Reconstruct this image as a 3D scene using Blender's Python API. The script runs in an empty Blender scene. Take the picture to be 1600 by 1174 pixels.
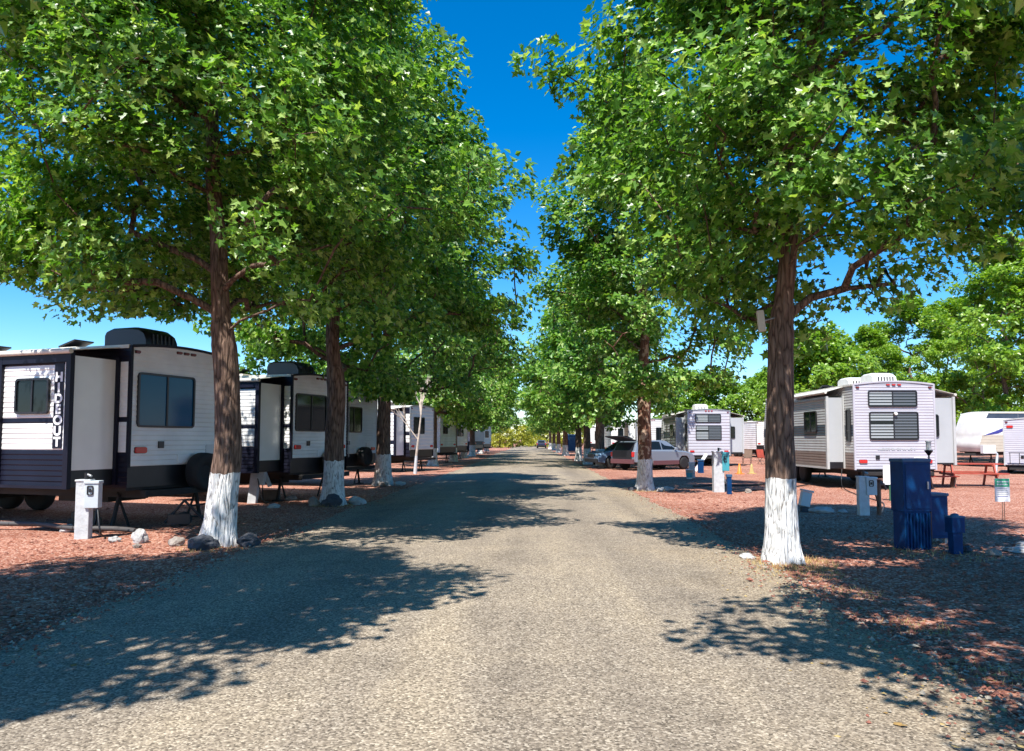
import bpy, bmesh, math, random
import numpy as np
from mathutils import Vector, Matrix, noise
R = math.radians
scene = bpy.context.scene
COL = scene.collection

# ------------------------------------------------------------------ camera, sky, sun, exposure
cd = bpy.data.cameras.new('camera')
cam = bpy.data.objects.new('camera', cd); COL.objects.link(cam)
cam.location = (0, 0, 1.5)
cam.rotation_euler = (R(90 + 3.5), 0, 0)
cd.sensor_width = 36; cd.lens = 26.8
cd.shift_x = -0.01875; cd.shift_y = 0.0176
cd.clip_start = 0.05; cd.clip_end = 6000
scene.camera = cam
SUN_EL, SUN_DIR = 58.0, (-0.36, -0.933)          # horizontal direction towards the sun
world = bpy.data.worlds.new('World'); scene.world = world; world.use_nodes = True
wn, wl = world.node_tree.nodes, world.node_tree.links
sky = wn.new('ShaderNodeTexSky'); sky.sky_type = 'NISHITA'; sky.sun_disc = False
sky.sun_elevation = R(SUN_EL); sky.sun_rotation = math.atan2(SUN_DIR[0], SUN_DIR[1]) % (2 * math.pi)
sky.altitude = 1200; sky.air_density = 1.0; sky.dust_density = 0.35; sky.ozone_density = 3.0
hs = wn.new('ShaderNodeHueSaturation'); hs.inputs['Saturation'].default_value = 1.45
bg = wn['Background']; bg.inputs['Strength'].default_value = 0.122
wl.new(sky.outputs[0], hs.inputs['Color']); wl.new(hs.outputs[0], bg.inputs['Color'])
sd = bpy.data.lights.new('sun', 'SUN'); sd.energy = 5.0; sd.angle = R(0.53); sd.color = (1.0, 0.955, 0.88)
sun = bpy.data.objects.new('sun', sd); COL.objects.link(sun)
_d = Vector((SUN_DIR[0] * math.cos(R(SUN_EL)), SUN_DIR[1] * math.cos(R(SUN_EL)), math.sin(R(SUN_EL))))
sun.rotation_euler = _d.to_track_quat('Z', 'Y').to_euler(); sun.location = (0, 0, 30)
vs = scene.view_settings
vs.view_transform = 'Standard'; vs.look = 'None'; vs.gamma = 1.0; vs.use_curve_mapping = False
vs.exposure = 0.9
scene.render.engine = 'CYCLES'
scene.cycles.max_bounces = 6; scene.cycles.transparent_max_bounces = 4
scene.cycles.use_denoising = True

# ------------------------------------------------------------------ materials
def nt(m): return m.node_tree.nodes, m.node_tree.links
def mat(name, col, rough=0.6, metal=0.0, spec=0.5, var=0.0, vscale=3.0, bump=0.0, bscale=40.0, coords='Object', stretch=None, dirt=None, coat=0.0):
    m = bpy.data.materials.new(name); m.use_nodes = True
    n, l = nt(m); b = n['Principled BSDF']
    b.inputs['Base Color'].default_value = (*col, 1); b.inputs['Roughness'].default_value = rough
    b.inputs['Metallic'].default_value = metal; b.inputs['Specular IOR Level'].default_value = spec
    if coat: b.inputs['Coat Weight'].default_value = coat
    tc = n.new('ShaderNodeTexCoord'); src = tc.outputs[coords]
    if stretch:
        mp = n.new('ShaderNodeMapping'); mp.inputs['Scale'].default_value = stretch; l.new(src, mp.inputs[0]); src = mp.outputs[0]
    if var > 0:
        nz = n.new('ShaderNodeTexNoise'); nz.inputs['Scale'].default_value = vscale; nz.inputs['Detail'].default_value = 6
        l.new(src, nz.inputs['Vector'])
        mr = n.new('ShaderNodeMapRange'); mr.inputs[1].default_value = 0.3; mr.inputs[2].default_value = 0.7
        l.new(nz.outputs['Fac'], mr.inputs[0])
        mx = n.new('ShaderNodeMix'); mx.data_type = 'RGBA'
        lo = dirt if dirt else tuple(c * (1 - var) for c in col)
        mx.inputs[6].default_value = (*lo, 1); mx.inputs[7].default_value = (*tuple(min(1, c * (1 + var * 0.35)) for c in col), 1)
        if dirt:
            mr.inputs[1].default_value = 0.5 - var * 0.5; mr.inputs[2].default_value = 0.5
        l.new(mr.outputs[0], mx.inputs[0]); l.new(mx.outputs[2], b.inputs['Base Color'])
    if bump > 0:
        nb = n.new('ShaderNodeTexNoise'); nb.inputs['Scale'].default_value = bscale; nb.inputs['Detail'].default_value = 5
        l.new(src, nb.inputs['Vector'])
        bp = n.new('ShaderNodeBump'); bp.inputs['Strength'].default_value = bump; bp.inputs['Distance'].default_value = 0.02
        l.new(nb.outputs['Fac'], bp.inputs['Height']); l.new(bp.outputs[0], b.inputs['Normal'])
    return m
def ramp(n, stops, interp='LINEAR'):
    r = n.new('ShaderNodeValToRGB'); r.color_ramp.interpolation = interp
    e = r.color_ramp.elements
    while len(e) < len(stops): e.new(0.5)
    for i, (p, c) in enumerate(stops): e[i].position = p; e[i].color = (*c, 1)
    return r

def ground_mat():
    m = bpy.data.materials.new('red_cinder'); m.use_nodes = True; n, l = nt(m); b = n['Principled BSDF']
    b.inputs['Roughness'].default_value = 0.95; b.inputs['Specular IOR Level'].default_value = 0.15
    tc = n.new('ShaderNodeTexCoord')
    v = n.new('ShaderNodeTexVoronoi'); v.inputs['Scale'].default_value = 42; l.new(tc.outputs['Object'], v.inputs['Vector'])
    sx = n.new('ShaderNodeSeparateColor'); l.new(v.outputs['Color'], sx.inputs[0])
    rp = ramp(n, [(0.0, (0.13, 0.034, 0.018)), (0.25, (0.25, 0.086, 0.050)), (0.55, (0.36, 0.158, 0.106)), (0.85, (0.46, 0.250, 0.185)), (1.0, (0.60, 0.44, 0.36))])
    l.new(sx.outputs[0], rp.inputs[0])
    nz = n.new('ShaderNodeTexNoise'); nz.inputs['Scale'].default_value = 0.45; nz.inputs['Detail'].default_value = 8; nz.inputs['Roughness'].default_value = 0.65
    l.new(tc.outputs['Object'], nz.inputs['Vector'])
    r2 = ramp(n, [(0.33, (0.76, 0.70, 0.68)), (0.52, (1, 1, 1)), (0.70, (1.18, 1.28, 1.30))])
    l.new(nz.outputs['Fac'], r2.inputs[0])
    mx = n.new('ShaderNodeMix'); mx.data_type = 'RGBA'; mx.blend_type = 'MULTIPLY'; mx.inputs[0].default_value = 1
    l.new(rp.outputs[0], mx.inputs[6]); l.new(r2.outputs[0], mx.inputs[7])
    # dusty tan drift of road fines close to the road edge (x about -4 and 3.2), fading outwards
    se = n.new('ShaderNodeSeparateXYZ'); l.new(tc.outputs['Object'], se.inputs[0])
    ad = n.new('ShaderNodeMath'); ad.operation = 'ADD'; ad.inputs[1].default_value = 0.45; l.new(se.outputs[0], ad.inputs[0])
    ab = n.new('ShaderNodeMath'); ab.operation = 'ABSOLUTE'; l.new(ad.outputs[0], ab.inputs[0])
    n3 = n.new('ShaderNodeTexNoise'); n3.inputs['Scale'].default_value = 1.7; n3.inputs['Detail'].default_value = 7; l.new(tc.outputs['Object'], n3.inputs['Vector'])
    a2 = n.new('ShaderNodeMath'); a2.operation = 'MULTIPLY_ADD'; a2.inputs[1].default_value = -1.4; l.new(n3.outputs['Fac'], a2.inputs[0]); l.new(ab.outputs[0], a2.inputs[2])
    mr = n.new('ShaderNodeMapRange'); mr.inputs[1].default_value = 2.25; mr.inputs[2].default_value = 2.6; mr.inputs[3].default_value = 0.45; mr.inputs[4].default_value = 0
    l.new(a2.outputs[0], mr.inputs[0])
    m3 = n.new('ShaderNodeMix'); m3.data_type = 'RGBA'; l.new(mr.outputs[0], m3.inputs[0]); l.new(mx.outputs[2], m3.inputs[6])
    r3 = ramp(n, [(0.0, (0.20, 0.15, 0.10)), (0.5, (0.38, 0.30, 0.21)), (1.0, (0.58, 0.46, 0.33))]); l.new(sx.outputs[1], r3.inputs[0])
    l.new(r3.outputs[0], m3.inputs[7]); l.new(m3.outputs[2], b.inputs['Base Color'])
    v2 = n.new('ShaderNodeTexVoronoi'); v2.inputs['Scale'].default_value = 42; l.new(tc.outputs['Object'], v2.inputs['Vector'])
    bp = n.new('ShaderNodeBump'); bp.invert = True; bp.inputs['Strength'].default_value = 0.75; bp.inputs['Distance'].default_value = 0.012
    l.new(v2.outputs['Distance'], bp.inputs['Height'])
    b2 = n.new('ShaderNodeBump'); b2.inputs['Strength'].default_value = 0.5; b2.inputs['Distance'].default_value = 0.12
    n4 = n.new('ShaderNodeTexNoise'); n4.inputs['Scale'].default_value = 2.5; n4.inputs['Detail'].default_value = 6; l.new(tc.outputs['Object'], n4.inputs['Vector'])
    l.new(n4.outputs['Fac'], b2.inputs['Height']); l.new(b2.outputs[0], bp.inputs['Normal']); l.new(bp.outputs[0], b.inputs['Normal'])
    return m
def road_mat():
    m = bpy.data.materials.new('chip_seal'); m.use_nodes = True; n, l = nt(m); b = n['Principled BSDF']
    b.inputs['Roughness'].default_value = 0.9; b.inputs['Specular IOR Level'].default_value = 0.25
    tc = n.new('ShaderNodeTexCoord')
    v = n.new('ShaderNodeTexVoronoi'); v.inputs['Scale'].default_value = 80; l.new(tc.outputs['Object'], v.inputs['Vector'])
    sx = n.new('ShaderNodeSeparateColor'); l.new(v.outputs['Color'], sx.inputs[0])
    rp = ramp(n, [(0.0, (0.088, 0.071, 0.053)), (0.22, (0.160, 0.130, 0.099)), (0.55, (0.240, 0.196, 0.150)), (0.85, (0.320, 0.267, 0.206)), (1.0, (0.45, 0.39, 0.31))])
    l.new(sx.outputs[0], rp.inputs[0])
    mp = n.new('ShaderNodeMapping'); mp.inputs['Scale'].default_value = (1.3, 0.10, 1); l.new(tc.outputs['Object'], mp.inputs[0])
    nz = n.new('ShaderNodeTexNoise'); nz.inputs['Scale'].default_value = 1.0; nz.inputs['Detail'].default_value = 6; l.new(mp.outputs[0], nz.inputs['Vector'])
    r2 = ramp(n, [(0.35, (0.82, 0.82, 0.83)), (0.5, (1, 1, 1)), (0.66, (1.18, 1.17, 1.12))]); l.new(nz.outputs['Fac'], r2.inputs[0])
    mx = n.new('ShaderNodeMix'); mx.data_type = 'RGBA'; mx.blend_type = 'MULTIPLY'; mx.inputs[0].default_value = 1
    l.new(rp.outputs[0], mx.inputs[6]); l.new(r2.outputs[0], mx.inputs[7])
    n3 = n.new('ShaderNodeTexNoise'); n3.inputs['Scale'].default_value = 0.9; n3.inputs['Detail'].default_value = 9; n3.inputs['Roughness'].default_value = 0.7; l.new(tc.outputs['Object'], n3.inputs['Vector'])
    r3 = ramp(n, [(0.32, (0.76, 0.755, 0.75)), (0.46, (0.97, 0.97, 0.97)), (0.68, (1.12, 1.11, 1.07))]); l.new(n3.outputs['Fac'], r3.inputs[0])
    m2 = n.new('ShaderNodeMix'); m2.data_type = 'RGBA'; m2.blend_type = 'MULTIPLY'; m2.inputs[0].default_value = 1
    l.new(mx.outputs[2], m2.inputs[6]); l.new(r3.outputs[0], m2.inputs[7])
    # sandy yellow dust towards the right-hand edge, in patches
    se = n.new('ShaderNodeSeparateXYZ'); l.new(tc.outputs['Object'], se.inputs[0])
    n5 = n.new('ShaderNodeTexNoise'); n5.inputs['Scale'].default_value = 0.55; n5.inputs['Detail'].default_value = 8; l.new(tc.outputs['Object'], n5.inputs['Vector'])
    a2 = n.new('ShaderNodeMath'); a2.operation = 'MULTIPLY_ADD'; a2.inputs[1].default_value = 3.2; l.new(n5.outputs['Fac'], a2.inputs[0]); l.new(se.outputs[0], a2.inputs[2])
    mr = n.new('ShaderNodeMapRange'); mr.inputs[1].default_value = 3.0; mr.inputs[2].default_value = 4.6; mr.inputs[3].default_value = 0; mr.inputs[4].default_value = 0.3
    l.new(a2.outputs[0], mr.inputs[0])
    m3 = n.new('ShaderNodeMix'); m3.data_type = 'RGBA'; m3.blend_type = 'MULTIPLY'; l.new(mr.outputs[0], m3.inputs[0]); l.new(m2.outputs[2], m3.inputs[6]); m3.inputs[7].default_value = (1.18, 1.02, 0.70, 1)
    l.new(m3.outputs[2], b.inputs['Base Color'])
    v2 = n.new('ShaderNodeTexVoronoi'); v2.inputs['Scale'].default_value = 80; l.new(tc.outputs['Object'], v2.inputs['Vector'])
    bp = n.new('ShaderNodeBump'); bp.invert = True; bp.inputs['Strength'].default_value = 0.45; bp.inputs['Distance'].default_value = 0.006
    l.new(v2.outputs['Distance'], bp.inputs['Height']); l.new(bp.outputs[0], b.inputs['Normal'])
    return m
def bark_mat(name, paint=1.05, dark=(0.040, 0.022, 0.016), light=(0.25, 0.165, 0.125), patch=None):
    m = bpy.data.materials.new(name); m.use_nodes = True; n, l = nt(m); b = n['Principled BSDF']
    b.inputs['Roughness'].default_value = 0.9; b.inputs['Specular IOR Level'].default_value = 0.2
    tc = n.new('ShaderNodeTexCoord')
    mp = n.new('ShaderNodeMapping'); mp.inputs['Scale'].default_value = (1, 1, 0.16); l.new(tc.outputs['Object'], mp.inputs[0])
    nd = n.new('ShaderNodeTexNoise'); nd.inputs['Scale'].default_value = 9; nd.inputs['Detail'].default_value = 3; l.new(mp.outputs[0], nd.inputs['Vector'])
    md = n.new('ShaderNodeMix'); md.data_type = 'RGBA'; md.inputs[0].default_value = 0.10; l.new(mp.outputs[0], md.inputs[6]); l.new(nd.outputs['Color'], md.inputs[7])
    v = n.new('ShaderNodeTexVoronoi'); v.feature = 'DISTANCE_TO_EDGE'; v.inputs['Scale'].default_value = 17; l.new(md.outputs[2], v.inputs['Vector'])
    nz = n.new('ShaderNodeTexNoise'); nz.inputs['Scale'].default_value = 40; nz.inputs['Detail'].default_value = 8; l.new(mp.outputs[0], nz.inputs['Vector'])
    ht = n.new('ShaderNodeMath'); ht.operation = 'MULTIPLY_ADD'; ht.inputs[1].default_value = 0.35; l.new(nz.outputs['Fac'], ht.inputs[0]); l.new(v.outputs['Distance'], ht.inputs[2])
    rp = ramp(n, [(0.13, dark), (0.25, tuple(0.55 * a + 0.45 * c for a, c in zip(dark, light))), (0.55, light)]); l.new(ht.outputs[0], rp.inputs[0])
    src = rp.outputs[0]
    if patch:
        np_ = n.new('ShaderNodeTexNoise'); np_.inputs['Scale'].default_value = 6; np_.inputs['Detail'].default_value = 4; l.new(tc.outputs['Object'], np_.inputs['Vector'])
        rr = ramp(n, [(0.52, (0, 0, 0)), (0.58, (1, 1, 1))]); l.new(np_.outputs['Fac'], rr.inputs[0])
        mm = n.new('ShaderNodeMix'); mm.data_type = 'RGBA'; l.new(rr.outputs[0], mm.inputs[0]); l.new(src, mm.inputs[6]); mm.inputs[7].default_value = (*patch, 1); src = mm.outputs[2]
    # whitewash up to chest height, bark showing through in the furrows
    se = n.new('ShaderNodeSeparateXYZ'); l.new(tc.outputs['Object'], se.inputs[0])
    n2 = n.new('ShaderNodeTexNoise'); n2.inputs['Scale'].default_value = 14; n2.inputs['Detail'].default_value = 3; l.new(tc.outputs['Object'], n2.inputs['Vector'])
    ed = n.new('ShaderNodeMath'); ed.operation = 'MULTIPLY_ADD'; ed.inputs[1].default_value = 0.09; l.new(n2.outputs['Fac'], ed.inputs[0]); l.new(se.outputs[2], ed.inputs[2])
    lt = n.new('ShaderNodeMath'); lt.operation = 'LESS_THAN'; lt.inputs[1].default_value = paint + 0.025; l.new(ed.outputs[0], lt.inputs[0])
    fr = ramp(n, [(0.155, (0.22, 0.22, 0.22)), (0.215, (0.9, 0.9, 0.9)), (0.26, (1, 1, 1))]); l.new(ht.outputs[0], fr.inputs[0])
    mu = n.new('ShaderNodeMath'); mu.operation = 'MULTIPLY'; l.new(lt.outputs[0], mu.inputs[0]); l.new(fr.outputs[0], mu.inputs[1])
    nw = n.new('ShaderNodeTexNoise'); nw.inputs['Scale'].default_value = 7; nw.inputs['Detail'].default_value = 6; l.new(tc.outputs['Object'], nw.inputs['Vector'])
    rw = ramp(n, [(0.3, (0.42, 0.40, 0.37)), (0.47, (0.66, 0.65, 0.63)), (0.7, (0.78, 0.77, 0.76))]); l.new(nw.outputs['Fac'], rw.inputs[0])
    mx = n.new('ShaderNodeMix'); mx.data_type = 'RGBA'; l.new(mu.outputs[0], mx.inputs[0]); l.new(src, mx.inputs[6]); l.new(rw.outputs[0], mx.inputs[7])
    l.new(mx.outputs[2], b.inputs['Base Color'])
    bp = n.new('ShaderNodeBump'); bp.inputs['Strength'].default_value = 1.0; bp.inputs['Distance'].default_value = 0.05
    l.new(ht.outputs[0], bp.inputs['Height']); l.new(bp.outputs[0], b.inputs['Normal'])
    return m
def leaf_mat(name, stops, trans=0.38, rough=0.34):
    m = bpy.data.materials.new(name); m.use_nodes = True; n, l = nt(m); b = n['Principled BSDF']
    g = n.new('ShaderNodeNewGeometry')
    rp = ramp(n, stops); l.new(g.outputs['Random Per Island'], rp.inputs[0])
    l.new(rp.outputs[0], b.inputs['Base Color'])
    b.inputs['Roughness'].default_value = rough; b.inputs['Specular IOR Level'].default_value = 0.5
    t = n.new('ShaderNodeBsdfTranslucent')
    tm = n.new('ShaderNodeMix'); tm.data_type = 'RGBA'; tm.blend_type = 'MULTIPLY'; tm.inputs[0].default_value = 1; l.new(rp.outputs[0], tm.inputs[6]); tm.inputs[7].default_value = (1.7, 1.75, 0.6, 1)
    l.new(tm.outputs[2], t.inputs['Color'])
    mx = n.new('ShaderNodeMixShader'); mx.inputs[0].default_value = trans
    l.new(b.outputs[0], mx.inputs[1]); l.new(t.outputs[0], mx.inputs[2]); l.new(mx.outputs[0], n['Material Output'].inputs['Surface'])
    return m

M = dict(
    ground=ground_mat(), road=road_mat(),
    bark=bark_mat('brown_bark'), bark_flaky=bark_mat('flaky_bark', 0.95, (0.06, 0.025, 0.018), (0.24, 0.12, 0.08), (0.42, 0.30, 0.22)),
    bark_plain=bark_mat('plain_bark', -1.0), dead_bark=mat('dead_bark', (0.50, 0.42, 0.35), 0.9, var=0.35, vscale=8, bump=0.5),
    leaf=leaf_mat('green_leaf', [(0.0, (0.028, 0.090, 0.012)), (0.35, (0.088, 0.215, 0.028)), (0.75, (0.190, 0.355, 0.060)), (1.0, (0.40, 0.53, 0.17))]),
    leaf_lime=leaf_mat('lime_leaf', [(0.0, (0.10, 0.21, 0.018)), (0.5, (0.18, 0.32, 0.03)), (1.0, (0.29, 0.42, 0.06))]),
    bush=leaf_mat('bush_leaf', [(0.0, (0.20, 0.22, 0.02)), (0.5, (0.34, 0.35, 0.04)), (1.0, (0.48, 0.45, 0.08))]),
    white=mat('white_siding', (0.78, 0.78, 0.77), 0.38, var=0.2, vscale=1.4), grey_white=mat('grey_white_siding', (0.60, 0.61, 0.62), 0.38, var=0.10, vscale=1.4),
    lavender=mat('pale_lilac_siding', (0.455, 0.45, 0.505), 0.4, var=0.10, vscale=1.6), smooth_grey=mat('smooth_grey_panel', (0.40, 0.42, 0.44), 0.25, var=0.12, vscale=0.8, bump=0.06, bscale=3), smooth_white=mat('smooth_panel', (0.76, 0.77, 0.76), 0.22, var=0.18, vscale=0.8, bump=0.06, bscale=3),
    beige=mat('beige_siding', (0.50, 0.45, 0.36), 0.42, var=0.12), silver=mat('silver_siding', (0.44, 0.45, 0.45), 0.4, var=0.12), taupe=mat('brown_grey_siding', (0.19, 0.14, 0.12), 0.42, var=0.15),
    navy=mat('navy_siding', (0.008, 0.009, 0.020), 0.45, spec=0.2, var=0.2), slate=mat('slate_band', (0.05, 0.07, 0.10), 0.35, var=0.15), black=mat('black_plastic', (0.012, 0.012, 0.015), 0.38, var=0.3),
    underbody=mat('underbody', (0.018, 0.017, 0.017), 0.8, var=0.4, vscale=5), steel=mat('galvanised_steel', (0.36, 0.37, 0.38), 0.4, 0.7, var=0.2),
    glass=mat('tinted_glass', (0.008, 0.012, 0.015), 0.06, spec=0.22), glass_sky=mat('sky_painted_glass', (0.003, 0.075, 0.17), 0.07, spec=0.2),  # blue pane: deep blue sky reflection painted into the base colour
    blind=mat('blind_slat', (0.10, 0.12, 0.14), 0.5), blind_light=mat('pale_blind_slat', (0.32, 0.36, 0.38), 0.5),
    roof=mat('rubber_roof', (0.66, 0.64, 0.58), 0.7, var=0.2), ac_white=mat('white_shroud', (0.74, 0.74, 0.72), 0.4, var=0.12), ac_black=mat('black_shroud', (0.010, 0.012, 0.022), 0.4, var=0.2),
    red=mat('red_lens', (0.50, 0.02, 0.02), 0.25), dark_red=mat('dark_red_lens', (0.16, 0.012, 0.012), 0.3), amber=mat('amber_lens', (0.62, 0.22, 0.02), 0.3),
    letter=mat('white_vinyl', (0.72, 0.72, 0.74), 0.4), swoosh=mat('blue_vinyl', (0.04, 0.045, 0.26), 0.35), faint=mat('grey_vinyl', (0.36, 0.38, 0.40), 0.45),
    tyre=mat('tyre_rubber', (0.015, 0.015, 0.016), 0.8, var=0.3), rim=mat('rim_metal', (0.45, 0.46, 0.47), 0.35, 0.5),
    post=mat('white_painted_post', (0.52, 0.54, 0.56), 0.55, var=0.22, vscale=9, bump=0.3, bscale=30), boxgrey=mat('pale_box', (0.50, 0.56, 0.60), 0.45, var=0.12),
    blue=mat('blue_painted_steel', (0.001, 0.040, 0.140), 0.5, spec=0.2, var=0.3, vscale=7, bump=0.15), blue_lid=mat('faded_blue_steel', (0.03, 0.10, 0.20), 0.5, var=0.3, vscale=7),
    green=mat('green_sign_paint', (0.03, 0.42, 0.22), 0.45), sign_white=mat('sign_white', (0.76, 0.77, 0.78), 0.45), stake=mat('rusty_stake', (0.16, 0.11, 0.08), 0.8, var=0.3),
    stake_green=mat('green_stake', (0.03, 0.11, 0.06), 0.7), copper=mat('weathered_pipe', (0.20, 0.085, 0.05), 0.6, var=0.3, vscale=12),
    redwood=mat('red_painted_wood', (0.36, 0.055, 0.030), 0.65, var=0.3, vscale=5, bump=0.3), orange=mat('orange_plastic', (0.75, 0.20, 0.02), 0.5),
    rock=mat('grey_rock', (0.28, 0.24, 0.21), 0.9, var=0.35, vscale=9, bump=0.8, bscale=22), pale_rock=mat('whitewashed_rock', (0.42, 0.41, 0.40), 0.85, var=0.3, vscale=8, bump=0.8, bscale=20), dark_rock=mat('dark_rock', (0.055, 0.06, 0.075), 0.85, var=0.35, vscale=9, bump=0.8, bscale=22),
    cinder=mat('cinder_stone', (0.27, 0.105, 0.072), 0.95, var=0.4, vscale=30), chip=mat('road_chip', (0.34, 0.30, 0.24), 0.9, var=0.45, vscale=25), straw=mat('dry_grass', (0.46, 0.33, 0.13), 0.9, var=0.3, vscale=5), litter=mat('dead_leaf', (0.26, 0.16, 0.05), 0.85, var=0.4, vscale=6),
    car_silver=mat('silver_car_paint', (0.22, 0.26, 0.31), 0.28, 0.25, coat=0.6), car_blue=mat('pale_blue_car_paint', (0.13, 0.22, 0.34), 0.28, 0.2, coat=0.6), car_dark=mat('dark_blue_car_paint', (0.02, 0.025, 0.06), 0.25, coat=0.6), maroon=mat('maroon_trim', (0.12, 0.045, 0.05), 0.5),
    hose=mat('sewer_hose', (0.06, 0.055, 0.055), 0.7), wood=mat('weathered_wood', (0.17, 0.11, 0.08), 0.85, var=0.3, vscale=6), teal=mat('teal_panel', (0.05, 0.30, 0.36), 0.5),
)
GLASS = M['glass']

# ------------------------------------------------------------------ mesh helpers
class MB:
    """collects shapes; build() links them as ONE mesh object"""
    def __init__(s): s.v = []; s.f = []; s.m = []; s.mats = []; s.sm = []
    def mi(s, m):
        m = M[m] if isinstance(m, str) else m
        if m not in s.mats: s.mats.append(m)
        return s.mats.index(m)
    def add(s, vs, fs, m, smooth=False):
        o = len(s.v); k = s.mi(m); s.v += [tuple(p) for p in vs]
        for f in fs: s.f.append(tuple(i + o for i in f)); s.m.append(k); s.sm.append(smooth)
        return s
    def box(s, a, b, m, fr=None):
        x0, y0, z0 = a; x1, y1, z1 = b
        vs = [(x0, y0, z0), (x1, y0, z0), (x1, y1, z0), (x0, y1, z0), (x0, y0, z1), (x1, y0, z1), (x1, y1, z1), (x0, y1, z1)]
        fs = [(0, 3, 2, 1), (4, 5, 6, 7), (0, 1, 5, 4), (1, 2, 6, 5), (2, 3, 7, 6), (3, 0, 4, 7)]
        if fr: vs = [fr(*p) for p in vs]
        return s.add(vs, fs, m)
    def obox(s, c, sz, m, rot=None):
        """box centred on c with half sizes from sz, turned by a Matrix"""
        vs = []
        for dz in (-1, 1):
            for dx, dy in ((-1, -1), (1, -1), (1, 1), (-1, 1)):
                p = Vector((dx * sz[0] / 2, dy * sz[1] / 2, dz * sz[2] / 2))
                if rot is not None: p = rot @ p
                vs.append(tuple(Vector(c) + p))
        return s.add(vs, [(0, 3, 2, 1), (4, 5, 6, 7), (0, 1, 5, 4), (1, 2, 6, 5), (2, 3, 7, 6), (3, 0, 4, 7)], m)
    def bar(s, p, q, r, m, n=8, r2=None, cap=True, smooth=True):
        p, q = Vector(p), Vector(q); d = (q - p)
        if d.length < 1e-6: return s
        d.normalize(); a = d.orthogonal().normalized(); b = d.cross(a); r2 = r if r2 is None else r2
        vs = []
        for c, rr in ((p, r), (q, r2)):
            for i in range(n):
                t = 2 * math.pi * i / n; vs.append(c + a * math.cos(t) * rr + b * math.sin(t) * rr)
        fs = [(i, (i + 1) % n, n + (i + 1) % n, n + i) for i in range(n)]
        s.add(vs, fs, m, smooth)
        if cap: s.add(vs[:n], [tuple(reversed(range(n)))], m); s.add(vs[n:], [tuple(range(n))], m)
        return s
    def path(s, pts, r, m, n=8):
        for a, b in zip(pts[:-1], pts[1:]): s.bar(a, b, r, m, n)
        return s
    def lathe(s, c, prof, m, n=20, axis='z', smooth=True):
        vs = []; c = Vector(c)
        for r, h in prof:
            for i in range(n):
                t = 2 * math.pi * i / n; x, y = r * math.cos(t), r * math.sin(t)
                p = {'z': (x, y, h), 'x': (h, x, y), 'y': (x, h, y)}[axis]
                vs.append(c + Vector(p))
        fs = []
        for k in range(len(prof) - 1):
            for i in range(n): fs.append((k * n + i, k * n + (i + 1) % n, (k + 1) * n + (i + 1) % n, (k + 1) * n + i))
        s.add(vs, fs, m, smooth)
        s.add(vs[:n], [tuple(range(n))], m); s.add(vs[-n:], [tuple(range(n))], m)
        return s
    def prism(s, out, fr, n0, n1, m, smooth=False):
        """outline [(u,v)] swept from n0 to n1 in frame fr(u,v,n)"""
        k = len(out); vs = [fr(u, v, n0) for u, v in out] + [fr(u, v, n1) for u, v in out]
        s.add(vs, [(i, (i + 1) % k, k + (i + 1) % k, k + i) for i in range(k)], m, smooth)
        s.add(vs[:k], [tuple(range(k))], m); s.add(vs[k:], [tuple(range(k))], m)
        return s
    def ring(s, o, i, fr, n0, n1, m):
        k = len(o); vs = [fr(*p, n1) for p in o] + [fr(*p, n1) for p in i] + [fr(*p, n0) for p in o] + [fr(*p, n0) for p in i]
        fs = []
        for a in range(k):
            b = (a + 1) % k
            fs += [(a, b, k + b, k + a), (2 * k + a, 2 * k + b, b, a), (k + a, k + b, 3 * k + b, 3 * k + a)]
        return s.add(vs, fs, m)
    def build(s, name, parent=None, bevel=0, loc=None, rotz=None, segs=2):
        me = bpy.data.meshes.new(name); me.from_pydata([tuple(p) for p in s.v], [], s.f)
        for m in s.mats: me.materials.append(m)
        me.polygons.foreach_set('material_index', s.m); me.polygons.foreach_set('use_smooth', s.sm)
        bm = bmesh.new(); bm.from_mesh(me); bmesh.ops.recalc_face_normals(bm, faces=bm.faces); bm.to_mesh(me); bm.free()
        me.update()
        o = bpy.data.objects.new(name, me); COL.objects.link(o)
        if parent: o.parent = parent
        if loc: o.location = loc
        if rotz is not None: o.rotation_euler.z = rotz
        if bevel:
            b = o.modifiers.new('bevel', 'BEVEL'); b.width = bevel; b.segments = segs; b.limit_method = 'ANGLE'; b.angle_limit = R(40)
        return o
def rrect(u0, u1, v0, v1, r, n=5):
    out = []
    for cx, cy, a0 in ((u1 - r, v1 - r, 0), (u0 + r, v1 - r, 90), (u0 + r, v0 + r, 180), (u1 - r, v0 + r, 270)):
        for i in range(n): a = R(a0 + 90 * i / (n - 1)); out.append((cx + r * math.cos(a), cy + r * math.sin(a)))
    return out
def tag(o, label=None, cat=None, group=None, kind=None):
    if label: o['label'] = label
    if cat: o['category'] = cat
    if group: o['group'] = group
    if kind: o['kind'] = kind
    return o
def thing(name, label, cat, loc=(0, 0, 0), rotz=0, group=None):
    o = bpy.data.objects.new(name, None); COL.objects.link(o); o.location = loc; o.rotation_euler = (0, 0, rotz)
    o.empty_display_size = 0.2
    return tag(o, label, cat, group)
KIDS = {}
def copy_tree(o, parent=None, **kw):
    c = o.copy(); COL.objects.link(c)
    if parent: c.parent = parent
    for ch in o.children_recursive if False else [x for x in bpy.data.objects if x.parent == o and x != c]: copy_tree(ch, c)
    for k, v in kw.items(): c[k] = v
    return c

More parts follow.
